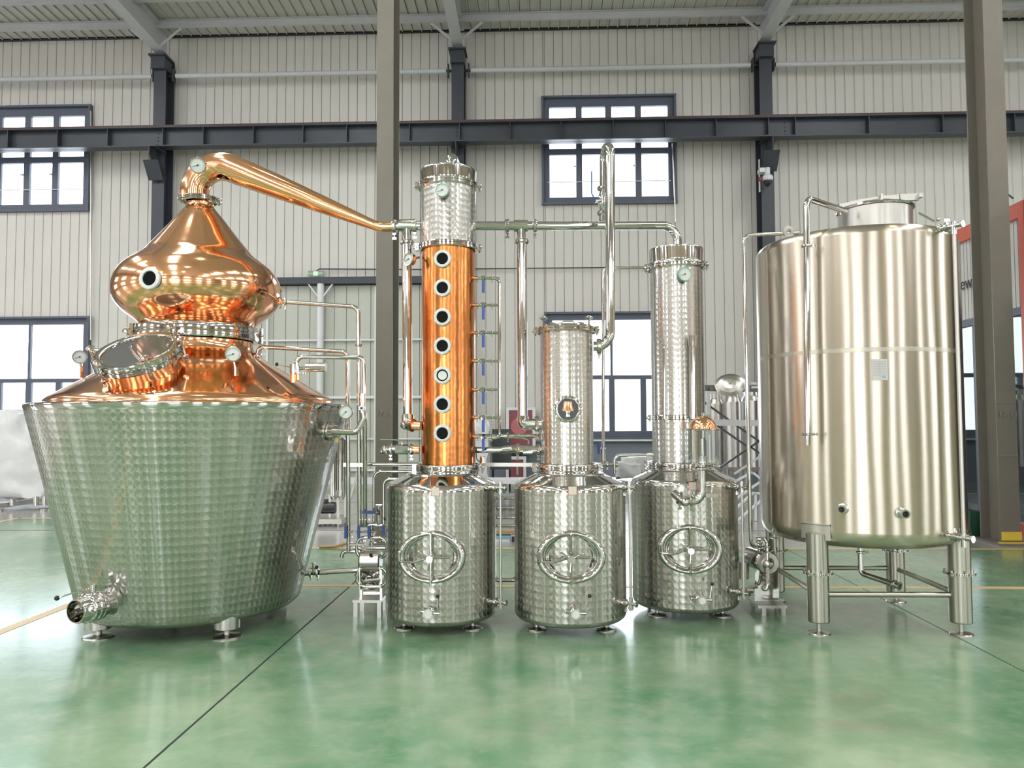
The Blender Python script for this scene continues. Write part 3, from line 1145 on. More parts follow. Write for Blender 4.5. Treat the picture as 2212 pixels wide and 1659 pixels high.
def sight_glass(parent, c, n, r, rg, glass='dark_glass', name='sight_glass', rmat='white_ring'):
    m = frame_mat(c, n)
    s = MB().lathe([(r * 0.80, -0.03), (r * 0.80, 0.004), (r, 0.006), (r, 0.022), (r * 0.93, 0.028), (rg + 0.004, 0.030), (rg, 0.026), (rg, 0.016)], m, 36)
    for k in range(6):
        a = R(30 + 60 * k)
        s.cyl(m @ V(math.cos(a) * (r - 0.004), math.sin(a) * (r - 0.004), 0.0), m @ V(math.cos(a) * (r - 0.004), math.sin(a) * (r - 0.004), 0.032), 0.005, seg=8)
    s = s.build(name, M[rmat], parent)
    MB().lathe([(0, 0.018), (rg * 1.02, 0.018)], m, 30).build('glass', M[glass], s)
    return s


def foot(parent, x, y, ztop, rdisc=0.07, rstem=0.014, cup=0.0):
    b = MB().lathe([(0, 0), (rdisc, 0), (rdisc, 0.006), (rdisc * 0.93, 0.012), (rstem * 2, 0.016), (rstem * 1.2, 0.022), (0, 0.022)], T(x, y, 0), 28)
    b.cyl((x, y, 0.015), (x, y, ztop), rstem, seg=12)
    if cup:
        b.lathe([(0, ztop - 0.048), (cup * 0.94, ztop - 0.048), (cup, ztop - 0.043), (cup, ztop + 0.05)], T(x, y, 0), 24)
    return b.build('foot', M['steel_satin'], parent)


# ================================================================== POT STILL
AX = (-2.65, 5.90)
zp = lambda y: U(415, y, AX[1]).z
PK = 0.00329
pot = thing('pot_still', 'big copper pot still with onion dome in a flared pearl-finish steel jacket', 'still', (AX[0], AX[1], 0))
TA = T(AX[0], AX[1], 0)
MB().lathe([(0, 0.105), (0.70, 0.105), (0.755, 0.118), (0.785, 0.145), (0.797, 0.175), (1.142, 1.585)], TA, 128).build('jacket', M['scale_big'], pot)
MB().lathe([(1.142, 1.585), (1.151, 1.61), (1.151, 1.628), (1.140, 1.636), (1.02, 1.652), (0.98, 1.655)], TA, 128).build('rim_band', M['steel'], pot)
MB().lathe([(1.035, 1.645), (1.035, 1.662), (1.015, 1.684), (0.98, 1.705), (0.71, 1.865), (0.50, 1.99), (0.45, 2.022), (0.422, 2.055), (0.41, 2.09), (0.41, 2.125)], TA, 128).build('copper_cone', M['copper'], pot, sharp=60)
zf0, zf1 = zp(738), zp(709)
ring(pot, AX, 0.456, zf0, zf1, bolts=0, name='collar_flange')
on = [(711, 126), (707.6, 127), (696.2, 137), (677.4, 164), (658.5, 181), (639.6, 189), (620.7, 188.5), (602, 182), (583, 168), (568, 148), (552.8, 126), (537.7, 111), (507.5, 83.6), (477, 57.5), (462, 44), (452, 35), (447, 31.5), (440, 31)]
MB().lathe(smooth_profile([(h * PK, zp(y)) for y, h in on]), TA, 128).build('onion_dome', M['copper'], pot, sharp=70)
zt = zp(438)
ring(pot, AX, 0.132, zt, zt + 0.04, bolts=0, name='top_flange', lugs=True)

# sight glass on the onion
az = -30.5
d = tocam(AX, az)
zc = U(327, 609, 5.4).z
sight_glass(pot, Vector((AX[0], AX[1], zc)) + d * 0.615, d + Z * 0.05, 0.080, 0.052)
MB().cyl(Vector((AX[0], AX[1], zc)) + d * 0.46, Vector((AX[0], AX[1], zc)) + d * 0.60, 0.064, seg=24).build('sight_neck', M['copper'], pot)

# manhole with glass lid
d = tocam(AX, -31)
nrm = (d * math.sin(R(31)) + Z * math.cos(R(31))).normalized()
lc = Vector((AX[0], AX[1], 0)) + d * 0.74 + Z * 1.985
mh = MB().lathe([(0.285, -0.36), (0.262, -0.22), (0.255, -0.13), (0.255, -0.02)], frame_mat(lc, nrm), 64).build('manhole', M['copper'], pot)
ml = frame_mat(lc, nrm)
MB().lathe([(0.25, -0.055), (0.292, -0.055), (0.297, -0.048), (0.297, -0.024), (0.288, -0.020), (0.288, -0.016), (0.297, -0.012), (0.297, 0.016), (0.290, 0.022),
            (0.245, 0.022), (0.236, 0.016), (0.234, 0.004)], ml, 64).build('lid_ring', M['steel'], mh)
MB().lathe([(0, 0.010), (0.234, 0.010)], ml, 48).build('lid_glass', simple('smoky_glass', (0.10, 0.10, 0.095), 0.05, spec=0.9), mh)
for k in range(6):
    a = R(60 * k + 12)
    p = lambda r, z: ml @ V(math.cos(a) * r, math.sin(a) * r, z)
    b = MB().cyl(p(0.307, -0.075), p(0.307, 0.055), 0.008, seg=8)
    b.lathe([(0, 0), (0.014, 0), (0.028, 0.012), (0.030, 0.020), (0.020, 0.032), (0, 0.036)], ml @ T(math.cos(a) * 0.302, math.sin(a) * 0.302, 0.045), 14)
    b.cyl(p(0.285, -0.075), p(0.325, -0.075), 0.014, seg=8)
    b.build('wing_knob', M['steel'], mh)
q = lambda a_, r, z: ml @ V(math.cos(R(a_)) * r, math.sin(R(a_)) * r, z)
MB().tube([q(-8, 0.262, 0.02), q(-8, 0.262, 0.065), q(12, 0.262, 0.065), q(12, 0.262, 0.02)], 0.006, 0.012, 8).build('lid_handle', M['steel'], mh)
MB().tube([q(176, 0.29, 0.0), q(176, 0.35, 0.01), q(176, 0.37, -0.03)], 0.016, 0.02, 10).build('lid_hinge', M['steel'], mh)

# gauges on the cone
gc = U(503, 765, 5.28)
gauge(pot, gc, Vector((-gc.x, -gc.y, 0.2)), 0.054, gc + V(0.014, 0.03, -0.15), stemmat='copper')
MB().tube([gc + V(0.014, 0.03, -0.15), gc + V(0.012, 0.03, -0.09)], 0.018, 0, 10).build('gauge_boss', M['copper'], pot)
gc = U(172, 771, 5.75)
gauge(pot, gc, Vector((-gc.x - 0.6, -gc.y, 0.1)), 0.052, gc + V(0.02, 0.0, -0.14))
MB().tube([gc + V(0.02, 0, -0.16), gc + V(0.02, 0, -0.07)], 0.014, 0, 10).build('gauge_boss', M['copper'], pot)

# outlet valve, lower left
d = tocam(AX, -40)
o0 = Vector((AX[0], AX[1], 0.30)) + d * 0.80
tn = Vector((-d.y, d.x, 0))
ov = MB().lathe([(0.105, -0.04), (0.085, 0.015), (0.078, 0.04), (0.078, 0.10)], axmat(o0, d), 32).build('outlet_valve', M['steel'], pot)
b = MB()
b.lathe([(0.07, 0.10), (0.088, 0.10), (0.092, 0.105), (0.092, 0.125), (0.084, 0.13), (0.084, 0.136), (0.094, 0.14), (0.094, 0.16), (0.086, 0.166), (0.086, 0.178), (0.096, 0.184),
         (0.096, 0.204), (0.080, 0.212), (0.078, 0.215), (0.078, 0.275), (0.074, 0.285), (0.068, 0.285), (0.066, 0.275), (0.066, 0.12), (0, 0.11)], axmat(o0, d), 40)
b.build('valve_body', M['steel'], ov)
for s in (-1, 1):
    p = o0 + d * 0.17 + tn * s * 0.095
    MB().cyl(p - d * 0.05, p + d * 0.05, 0.008, seg=8).sphere(p + d * 0.05, 0.014, 8).sphere(p - d * 0.05, 0.014, 8).build('clamp_bolt', M['steel'], ov)
p = o0 + d * 0.15
MB().cyl(p, p + Z * 0.145, 0.018, seg=12).build('valve_stem', M['steel'], ov)
pe = U(123, 1292, (p).y - 0.02)
lever(ov, p + Z * 0.13, pe, 0.006, 0.017)
# nozzle at the right side, with gauge and riser
d = tocam(AX, 50)
n0 = Vector((AX[0], AX[1], U(700, 932, 5.6).z)) + d * 1.07
nz = MB().cyl(n0, n0 + d * 0.12, 0.026, seg=20).build('steam_inlet', M['steel'], pot)
b = MB()
for o_ in (0.085, 0.107):
    b.cyl(n0 + d * o_, n0 + d * (o_ + 0.016), 0.068, seg=28)
b.build('inlet_flange', M['steel'], nz)
for k in range(4):
    a = R(45 + 90 * k)
    m = axmat(n0 + d * 0.075, d)
    MB().cyl(m @ V(0.052 * math.cos(a), 0.052 * math.sin(a), -0.01), m @ V(0.052 * math.cos(a), 0.052 * math.sin(a), 0.075), 0.009, seg=8).build('flange_bolt', M['steel_satin'], nz)
for fx, fy in ((-0.43, -0.545), (0.47, -0.52), (-0.43, 0.52), (0.47, 0.52)):
    foot(pot, AX[0] + fx, AX[1] + fy, 0.11, 0.105, 0.022, cup=0.088)
# thermometer / safety valve group on the cone
vp = U(634, 812, 5.55)
sv = MB().cyl(vp + V(0, 0, -0.05), vp + V(0, 0, 0.03), 0.022, seg=14).cyl(vp + V(0.035, 0, -0.03), vp + V(0.035, 0, 0.02), 0.014, seg=12).build('relief_valve', M['copper'], pot)
MB().cyl(vp + V(0, 0, 0.02), vp + V(0, 0, 0.085), 0.026, seg=14).cyl(vp + V(0.035, 0, 0.01), vp + V(0.035, 0, 0.07), 0.016, seg=12).build('valve_body', M['steel'], sv)
sc0 = U(662, 794, 5.55)
sc1 = U(704, 793, 5.55)
MB().cyl(sc0, sc1, 0.034, seg=28).build('silencer', M['steel'], sv)
MB().cyl(vp + V(0.02, 0, 0.05), sc0, 0.012, seg=10).build('silencer_pipe', M['steel'], sv)
lever(sv, vp + V(0, 0, 0.06), U(598, 787, 5.55), 0.005, 0.014)
clamp(sv, vp + V(0.035, 0, 0.02), Z, 0.018)
# lyne arm
la = thing('lyne_arm', 'copper swan neck pipe sloping down from the onion dome to the first tee', 'pipe', (AX[0], AX[1], zt + 0.02))
yl = AX[1]
pA, pB = U(420, 437, yl), U(423, 330, yl)
pC, pD, pE = U(524, 373, yl), U(818, 490.5, yl), U(851, 490, yl)
pB = U(421, 333, yl)
MB().tube([pA, pB, pC.lerp(pD, 0.25), pC.lerp(pD, 0.6), pD, pE], [0.105, 0.110, 0.094, 0.068, 0.038, 0.036], 0.21, 32, nb=16).build('pipe', M['copper'], la, sharp=50)
gauge(la, U(427, 357, yl - 0.135), Vector((0.4, -1, -0.25)), 0.062, U(432, 362, yl - 0.05))

# small pipes of the pot still
pp = thing('steam_pipework', 'thin polished pipes with elbows between the pot still and the brown-grey column', 'pipework', U(770, 1130, 6.0))
Yp = 5.98
def pipe(parent, pts, r, bend=0.05, name='pipe', mat='steel', seg=12):
    return MB().tube(pts, r, bend, seg).build(name, M[mat], parent)
pa = pipe(pp, [U(600, 651, Yp), U(774, 663, Yp), U(777, 1136, 6.08)], 0.0175, 0.06)
MB().cyl(U(592, 651, Yp), U(612, 652, Yp), 0.024).build('copper_stub', M['copper'], pa)
clamp(pa, U(606, 651, Yp), (1, 0, 0), 0.020)
clamp(pa, U(617, 652, Yp), (1, 0, 0), 0.020)
clamp(pa, U(775, 746, Yp), Z, 0.019, wing=False)
pb = pipe(pp, [U(556, 775, Yp), U(557, 749, Yp), U(751, 760, Yp), U(753, 1191, 6.08)], 0.0165, 0.05)
clamp(pb, U(557, 765, Yp), Z, 0.017)
Yq = 5.6
pc = pipe(pp, [U(641, 795, 5.55), U(641, 771, 5.55), U(787, 772, Yq), U(787, 850, Yq)], 0.0165, 0.045)
sgp = MB().cyl(U(783, 850, Yq), U(783, 892, Yq), 0.022).build('check_valve', M['steel'], pc)
sight_glass(sgp, U(783, 882, Yq - 0.025), Vector((0, -1, 0)), 0.019, 0.010, name='sight_port', rmat='steel')
pd = pipe(pp, [n0 + d * 0.10, U(770, 934, n0.y), U(786, 905, Yq), U(784, 888, Yq)], 0.0225, 0.05)
pipe(pp, [U(788, 890, Yq + 0.3), U(789, 1136, 6.08)], 0.0165)
gcc = U(747, 890, n0.y - 0.02)
gauge(pp, gcc, Vector((0.1, -1, 0.0)), 0.052, U(747, 930, n0.y), rot=20)
MB().box(U(728, 951, 5.62), (0.02, 0.01, 0.03)).build('hanging_tag', M['yellowb'], pp, smooth=False)
pipe(pp, [U(789, 1003, 6.1), U(905, 1003, 6.1)], 0.015, mat='steel')
pipe(pp, [U(808, 1150, 6.15), U(808, 1018, 6.15), U(905, 1019, 6.15)], 0.013, 0.06)
pipe(pp, [U(829, 1150, 6.1), U(829, 1035, 6.1), U(880, 1034, 6.1)], 0.013, 0.05)
MB().bar(U(742, 1004, 6.05), U(793, 1004, 6.05), 0.03, 0.03).build('pipe_bracket', M['steel_satin'], pp, smooth=False)
pipe(pp, [U(729, 945, 6.3), U(729, 1060, 6.3)], 0.012)

# ================================================================== SMALL VESSELS WITH COLUMNS
RV = 0.412


def vessel(name, label, c, manaz, mann):
    """round jacketed vessel on four feet; returns root"""
    root = thing(name, label, 'still', (c[0], c[1], 0))
    t = T(c[0], c[1], 0)
    MB().lathe([(0, 0.062), (0.36, 0.062), (0.390, 0.067), (0.405, 0.080), (RV, 0.100), (RV, 1.00)], t, 96).build('jacket', M['scale'], root)
    MB().lathe([(RV, 1.00), (RV, 1.008), (0.406, 1.030), (0.390, 1.046), (0.262, 1.102), (0.256, 1.112), (0.24, 1.114), (0, 1.116)], t, 96).build('shoulder', M['steel'], root, sharp=60)
    for fx, fy in ((-0.25, -0.17), (0.25, -0.17), (-0.25, 0.25), (0.25, 0.25)):
        foot(root, c[0] + fx, c[1] + fy, 0.08, 0.072, 0.015)
    # oval manway
    d = tocam(c, manaz)
    p0 = Vector((c[0], c[1], mann[1])) + d * (RV - 0.03)
    m = frame_mat(p0, d)
    sx, sy = 1.0, 0.77
    mw = MB().lathe([(0.236, -0.04), (0.238, 0.040), (0.236, 0.058), (0.229, 0.072), (0.217, 0.079), (0.204, 0.077), (0.194, 0.066), (0.190, 0.050), (0.188, 0.030), (0.187, 0.0)], m, 72, sx, sy).build('manway', M['steel'], root, sharp=60)
    pr = smooth_profile([(0.0, -0.045), (0.05, -0.0415), (0.10, -0.031), (0.145, -0.014), (0.172, 0.001), (0.180, 0.012), (0.187, 0.016), (0.190, 0.010)], 4)
    MB().lathe([(r_, z_ + 0.02) for r_, z_ in pr], m, 72, sx, sy).build('manway_door', M['steel'], mw, sharp=60)
    L = lambda x, y, z: m @ V(x, y, z)
    MB().tube([L(0.0, 0.168, 0.07), L(0.0, 0.168, 0.10), L(0.0, -0.185, 0.10)], 0.008, 0.015, 8).build('yoke_bar', M['steel'], mw)
    MB().tube([L(0, 0.16, 0.055), L(0, -0.16, 0.055)], 0.007, 0, 8).build('yoke_bar', M['steel'], mw)
    MB().tube([L(-0.215, 0.05, 0.05), L(-0.215, 0.05, 0.10), L(-0.215, -0.03, 0.10), L(-0.215, -0.03, 0.05)], 0.010, 0.015, 8).build('hinge', M['steel'], mw)
    MB().tube([L(-0.215, -0.025, 0.09), L(-0.12, -0.03, 0.10), L(-0.02, 0.0, 0.09), L(0.135, 0.0, 0.07)], 0.008, 0.05, 8).build('hinge_arm', M['steel'], mw)
    b = MB().cyl(L(0, 0, 0.0), L(0, 0, 0.135), 0.013, seg=12).cyl(L(0, 0, 0.12), L(0, 0, 0.15), 0.024, seg=14)
    for k in range(3):
        a = R(25 + 120 * k)
        b.cyl(L(0, 0, 0.135), L(0.085 * math.cos(a), 0.085 * math.sin(a), 0.145), 0.006, seg=8)
        b.sphere(L(0.087 * math.cos(a), 0.087 * math.sin(a), 0.145), 0.009, 8)
    b.build('hand_wheel', M['steel'], mw)
    return root


def on_vessel(c, px, z):
    """azimuth at which the vessel surface appears at pixel column px"""
    best = None
    for a in range(-88, 89):
        p = Vector((c[0], c[1], z)) + tocam(c, a) * RV
        dd = p - Vector((0, 0, CAMH))
        x = CXP + FPX * dd.dot(_r) / dd.dot(_f)
        if best is None or abs(x - px) < best[0]:
            best = (abs(x - px), a)
    return best[1]


def sticker(root, c, px, py):
    z = U(px, py, c[1] - RV).z
    d = tocam(c, on_vessel(c, px, z))
    m = frame_mat(Vector((c[0], c[1], z)) + d * (RV + 0.0015), d)
    s = MB().box((0, 0, 0), (0.062, 0.062, 0.002), m).build('sticker', M['tag_red'], root, smooth=False)
    MB().box((0, 0, 0.0012), (0.054, 0.054, 0.001), m).build('sticker_face', M['tag'], s, smooth=False)


def sample_valve(root, c, px, py, lv):
    z = U(px, py, c[1] - RV - 0.1).z
    d = tocam(c, on_vessel(c, px, z))
    p = Vector((c[0], c[1], z)) + d * (RV - 0.01)
    tn = Vector((-d.y, d.x, 0))
    v = MB().lathe([(0.030, 0), (0.022, 0.01), (0.020, 0.05), (0.032, 0.052), (0.034, 0.062), (0.032, 0.072), (0.026, 0.074), (0.026, 0.115), (0.034, 0.117), (0.034, 0.130), (0, 0.130)], axmat(p, d), 24).build('drain_valve', M['steel'], root)
    MB().cyl(p + d * 0.095, p + d * 0.095 + tn * 0.075, 0.013, seg=12).build('valve_stem', M['steel'], v)
    MB().lathe([(0, 0.131), (0.024, 0.131)], axmat(p, d), 20).build('end_cap', M['white_ring'], v)
    MB().cyl(p + d * 0.06 - tn * 0.03, p + d * 0.06 - tn * 0.06, 0.007, seg=8).sphere(p + d * 0.06 - tn * 0.06, 0.012, 8).build('clamp_nut', M['steel'], v)
    a = p + d * 0.095 + tn * 0.062
    lever(v, a, a + Z * 0.115 + tn * lv, 0.0045, 0.014)


def level_gauge(root, c, px, py0, py1, rg=0.010):
    """two side valves with a sight tube between them"""
    ax = 58
    za, zb_ = U(px, py0, c[1] - 0.25).z, U(px, py1, c[1] - 0.25).z
    lg = None
    d = None
    for z in (za, zb_):
        d = tocam(c, ax)
        p = Vector((c[0], c[1], z)) + d * (RV - 0.01)
        b = MB().lathe([(0.034, 0), (0.020, 0.012), (0.018, 0.05), (0.030, 0.052), (0.030, 0.066), (0.018, 0.07), (0.014, 0.075), (0.013, 0.135), (0.020, 0.137), (0.020, 0.148), (0, 0.148)], axmat(p, d), 20)
        o = b.build('gauge_valve', M['steel'], root)
        q_ = p + d * 0.10
        MB().cyl(q_ - Z * 0.045, q_ + Z * 0.045, 0.014, seg=14).cyl(q_ - Z * 0.035, q_ - Z * 0.02, 0.02, seg=14).build('tube_fitting', M['steel'], o)
        MB().cyl(p + d * 0.06, p + d * 0.06 - Z * 0.05, 0.006, seg=8).box(p + d * 0.06 - Z * 0.05, (0.02, 0.008, 0.02)).build('wing_nut', M['steel'], o)
    q0 = Vector((c[0], c[1], 0)) + d * (RV - 0.01 + 0.10)
    t = MB().cyl(q0 + Z * (zb_ + 0.03), q0 + Z * (za - 0.03), rg, seg=12).build('level_tube', M['steel_satin'], root)
    return q0


def column_body(root, name, cc, r, z0, z1, mat, seg=72):
    return MB().lathe([(r, z0), (r, z1)], T(cc[0], cc[1], 0), seg).build(name, M[mat], root)


# ---- first: copper rectifying column
C1, K1 = (-0.728, 5.80), (-0.690, 5.93)
v1 = vessel('rectifying_still', 'copper column with seven round sight glasses on a pearl-finish steel kettle', C1, -9, (0, U(939, 1202, 5.39).z))
z1f = lambda y: U(963, y, K1[1]).z
rc1 = 0.2075
ring(v1, K1, 0.252, z1f(1017), z1f(1002), name='base_flange')
MB().lathe([(0.229, 1.09), (0.229, z1f(1017) + 0.002)], T(K1[0], K1[1], 0), 64).build('neck', M['steel'], v1)
column_body(v1, 'copper_tube', K1, rc1, z1f(1004), z1f(540), 'copper_warm')
ring(v1, K1, 0.236, z1f(543), z1f(531), name='middle_flange')
column_body(v1, 'condenser_jacket', K1, 0.216, z1f(533), z1f(409), 'scale_col')
ring(v1, K1, 0.236, z1f(411), z1f(399), name='top_flange')
zt1, zd1 = z1f(399), z1f(371)
MB().lathe([(0.212, zt1), (0.216, zt1 + 0.01), (0.219, zd1 - 0.008), (0.217, zd1), (0.10, zd1 + 0.012), (0, zd1 + 0.014)], T(K1[0], K1[1], 0), 72).build('cap', M['steel'], v1)
pipe(v1, [V(K1[0] + 0.02, K1[1] + 0.02, zd1), V(K1[0] + 0.02, K1[1] + 0.02, zd1 + 0.125), V(K1[0] + 0.03, K1[1] + 0.35, zd1 + 0.125), V(K1[0] + 0.03, K1[1] + 0.42, zd1 - 0.9)], 0.046, 0.07, 'vent_elbow', seg=20)
for i, y in enumerate((559, 622, 685, 747.5, 811, 873.5, 936)):
    dk = tocam(K1, -11.5)
    s = sight_glass(v1, Vector((K1[0], K1[1], U(951, y, K1[1] - 0.22).z)) + dk * (rc1 - 0.002), dk, 0.066, 0.044)
MB().lathe([(0, 0.0195), (0.034, 0.0195)], frame_mat(Vector((K1[0], K1[1], U(951, 811, K1[1] - 0.22).z)) + tocam(K1, -11.5) * (rc1 - 0.002), tocam(K1, -11.5)), 24).build('lit_tray', M['dial'], v1)  # pale disc: light coming through this sight glass, painted as colour
dg_ = tocam(K1, -10)
gauge(v1, Vector((K1[0], K1[1], U(952, 414, 5.7).z)) + dg_ * 0.27, dg_, 0.053, Vector((K1[0], K1[1], U(952, 414, 5.7).z - 0.01)) + dg_ * 0.2, rim='dial_green')
sticker(v1, C1, 939, 1062)
sample_valve(v1, C1, 932, 1326, 0.0)
level_gauge(v1, C1, 1066, 1055, 1304)
# left tee, down pipe, lower valve (vapour feed of the column)
vf = thing('vapour_feed_pipe', 'vertical polished pipe with tee, left of the copper column', 'pipe', U(879, 925, 5.93))
Yt = 5.92
b = MB().cyl(U(850, 489, Yt), U(908, 488, Yt), 0.034, seg=20)
b.cyl(U(862, 487, Yt), U(892, 487, Yt), 0.047, seg=24)
b.tube([U(879, 487, Yt), U(879, 520, Yt)], 0.036, 0, 20)
b.build('tee', M['steel'], vf)
clamp(vf, U(852, 489, Yt), (1, 0, 0), 0.036)
clamp(vf, U(896, 488, Yt), (1, 0, 0), 0.034)
clamp(vf, U(879, 524, Yt), Z, 0.034, wing=False)
MB().tube([U(879, 520, Yt), U(880, 904, Yt)], 0.037, 0, 24).build('down_pipe', M['steel'], vf)
MB().tube([U(880, 898, Yt), U(880, 916, Yt - 0.02), U(892, 919, Yt - 0.05)], 0.050, 0.04, 20).sphere(U(876, 918, Yt - 0.03), 0.044, 16, (1.0, 0.9, 0.85)).build('elbow', M['steel'], vf)
MB().cyl(U(890, 919, Yt - 0.03), U(908, 920, Yt - 0.03), 0.036).build('copper_stub', M['copper'], vf)
gauge(vf, U(883, 560, Yt - 0.14), Vector((-0.75, -1, 0.05)), 0.050, U(905, 556, Yt - 0.02))
bv = thing('ball_valve', 'short steel valve with level lever at the copper column foot, left side', 'valve', U(865, 985, 5.85))
b = MB().tube([U(824, 975, 5.85), U(845, 969, 5.85), U(905, 971, 5.85)], 0.026, 0.03, 16)
b.cyl(U(855, 970, 5.85), U(882, 971, 5.85), 0.038, seg=8)
b.sphere(U(832, 972, 5.85), 0.034, 14)
b.build('valve_body', M['steel'], bv)
MB().cyl(U(888, 971, 5.85), U(906, 972, 5.85), 0.032).build('copper_stub', M['copper'], bv)
clamp(bv, U(844, 971, 5.85), (1, 0, 0), 0.027)
clamp(bv, U(889, 971, 5.85), (1, 0, 0), 0.027)
MB().tube([U(869, 971, 5.85), U(868, 955, 5.85), U(858, 950, 5.85), U(822, 949, 5.85)], 0.006, 0.012, 8).build('lever', M['steel'], bv)

# manifold with seven blue-handled valves
mf = thing('reflux_manifold', 'slender vertical pipe with seven blue-handled valves on the right of the copper column', 'pipework', U(1078, 950, 5.9))
Ym = 5.90
ys7 = (601, 659, 719, 780, 842, 902, 943)
MB().tube([U(1058, 601, Ym), U(1079, 601, Ym), U(1079, 945, Ym), U(1055, 946, Ym)], 0.0125, 0.04, 10).build('riser', M['steel'], mf)
for i, y in enumerate(ys7):
    MB().cyl(U(1017, y, Ym), U(1031, y, Ym), 0.015, seg=12).build('copper_stub', M['copper'], mf)
    b = MB().cyl(U(1028, y, Ym), U(1079, y, Ym), 0.0105, seg=10)
    b.cyl(U(1038, y, Ym), U(1050, y, Ym), 0.017, seg=12).cyl(U(1040, y, Ym), U(1048, y, Ym), 0.022, seg=6)
    hv = b.build('branch_valve', M['steel'], mf)
    MB().box(U(1044, y + 18, Ym - 0.03), (0.022, 0.012, 0.095)).build('blue_handle', M['blue'], hv)
    MB().bar(U(1044, y, Ym - 0.02), U(1044, y + 6, Ym - 0.03), 0.014, 0.006).build('handle_arm', M['steel'], hv)
    for px in (1032, 1063):
        clamp(hv, U(px, y, Ym), (1, 0, 0), 0.011)

# ---- second
C2, K2 = (0.234, 5.78), (0.225, 5.92)
v2 = vessel('short_still', 'middle pearl-finish steel kettle with short column and one round sight glass', C2, 1, (0, U(1238, 1202, 5.37).z))
z2f = lambda y: U(1227, y, K2[1]).z
rc2 = 0.2015
ring(v2, K2, 0.245, z2f(1017), z2f(1001), name='base_flange')
MB().lathe([(0.222, 1.09), (0.222, z2f(1017) + 0.002)], T(K2[0], K2[1], 0), 64).build('neck', M['steel'], v2)
column_body(v2, 'column_jacket', K2, rc2, z2f(1003), z2f(716), 'scale_col')
ring(v2, K2, 0.228, z2f(721), z2f(708), name='lid_flange')
zl2 = z2f(708)
MB().lathe([(0.20, zl2), (0.195, zl2 + 0.012), (0.12, zl2 + 0.022), (0, zl2 + 0.026)], T(K2[0], K2[1], 0), 48).build('lid', M['steel'], v2)
hb = [U(1214, 704, K2[1]), U(1214, 694, K2[1]), U(1240, 694, K2[1]), U(1240, 704, K2[1])]
MB().tube(hb, 0.006, 0.012, 8).build('lid_handle', M['steel'], v2)
for px, az_ in ((1181, -50), (1273, 50), (1200, -150), (1255, 150)):
    dd = tocam(K2, az_)
    p = Vector((K2[0], K2[1], zl2)) + dd * 0.222
    MB().cyl(p - Z * 0.05, p + Z * 0.05, 0.007, seg=8).lathe([(0, 0), (0.010, 0), (0.030, 0.014), (0.030, 0.022), (0.012, 0.030), (0, 0.030)], T(p + Z * 0.04), 14).build('wing_knob', M['steel'], v2)
dk = tocam(K2, 2)
sgc = Vector((K2[0], K2[1], U(1231, 884, K2[1] - 0.22).z)) + dk * (rc2 - 0.004)
sg2 = sight_glass(v2, sgc, dk, 0.103, 0.076, rmat='steel')
ms = frame_mat(sgc, dk)
bc = ms @ T(0, 0.0, 0.016) @ Matrix.Diagonal((1, 1, 0.25, 1)) @ Matrix.Rotation(R(-90), 4, 'X')
MB().lathe([(0, 0.060), (0.026, 0.058), (0.033, 0.045), (0.043, -0.005), (0.045, -0.012), (0, -0.012)], bc, 32).build('bubble_cap', M['copper'], sg2)
MB().lathe([(0.022, -0.012), (0.016, -0.03), (0.018, -0.055), (0, -0.055)], bc, 24).build('downcomer', M['steel'], sg2)
sticker(v2, C2, 1236, 1060)
sample_valve(v2, C2, 1241, 1326, 0.035)
level_gauge(v2, C2, 1353, 1052, 1302)
vd = thing('vapour_down_pipe', 'vertical polished pipe with tee between the copper column and the middle column', 'pipe', U(1127, 925, 5.95))
Y2 = 5.98
MB().cyl(U(1110, 488, Y2), U(1140, 488, Y2), 0.046, seg=24).tube([U(1126, 488, Y2), U(1126, 522, Y2)], 0.035, 0, 20).build('tee', M['steel'], vd)
clamp(vd, U(1127, 522, Y2), Z, 0.035, wing=False)
MB().tube([U(1127, 515, Y2), U(1129, 906, Y2)], 0.039, 0, 24).build('down_pipe', M['steel'], vd)
MB().tube([U(1129, 900, Y2), U(1129, 917, Y2 - 0.01), U(1174, 916, Y2 - 0.05)], 0.044, 0.03, 20).build('elbow', M['steel'], vd)
clamp(vd, U(1160, 916, Y2 - 0.03), (1, 0, 0), 0.040)
# two cross pipes between the columns
cp = thing('transfer_pipe', 'steel transfer pipe with lever valve joining the copper and middle columns low down', 'pipe', U(1100, 985, 5.9))
MB().tube([U(1018, 972, 5.95), U(1090, 972, 5.93)], 0.024, 0, 16).build('pipe', M['steel'], cp)
b = MB().tube([U(1086, 972, 5.93), U(1105, 970, 5.92), U(1174, 971, 5.92)], 0.028, 0.03, 16)
b.cyl(U(1130, 971, 5.92), U(1150, 971, 5.92), 0.038, seg=8)
b.build('valve_body', M['steel'], cp)
for px in (1118, 1163):
    clamp(cp, U(px, 971, 5.92), (1, 0, 0), 0.028)
MB().tube([U(1141, 965, 5.9), U(1141, 950, 5.9), U(1128, 946, 5.9), U(1090, 945, 5.9)], 0.006, 0.012, 8).build('lever', M['steel'], cp)
up = thing('wash_pipe', 'thin level pipe just above the lever valve between the two columns', 'pipe', U(1100, 950, 6.0))
MB().tube([U(1030, 942, 6.02), U(1172, 942, 6.0)], 0.017, 0, 12).build('pipe', M['steel'], up)
clamp(up, U(1097, 941, 6.0), (1, 0, 0), 0.017)
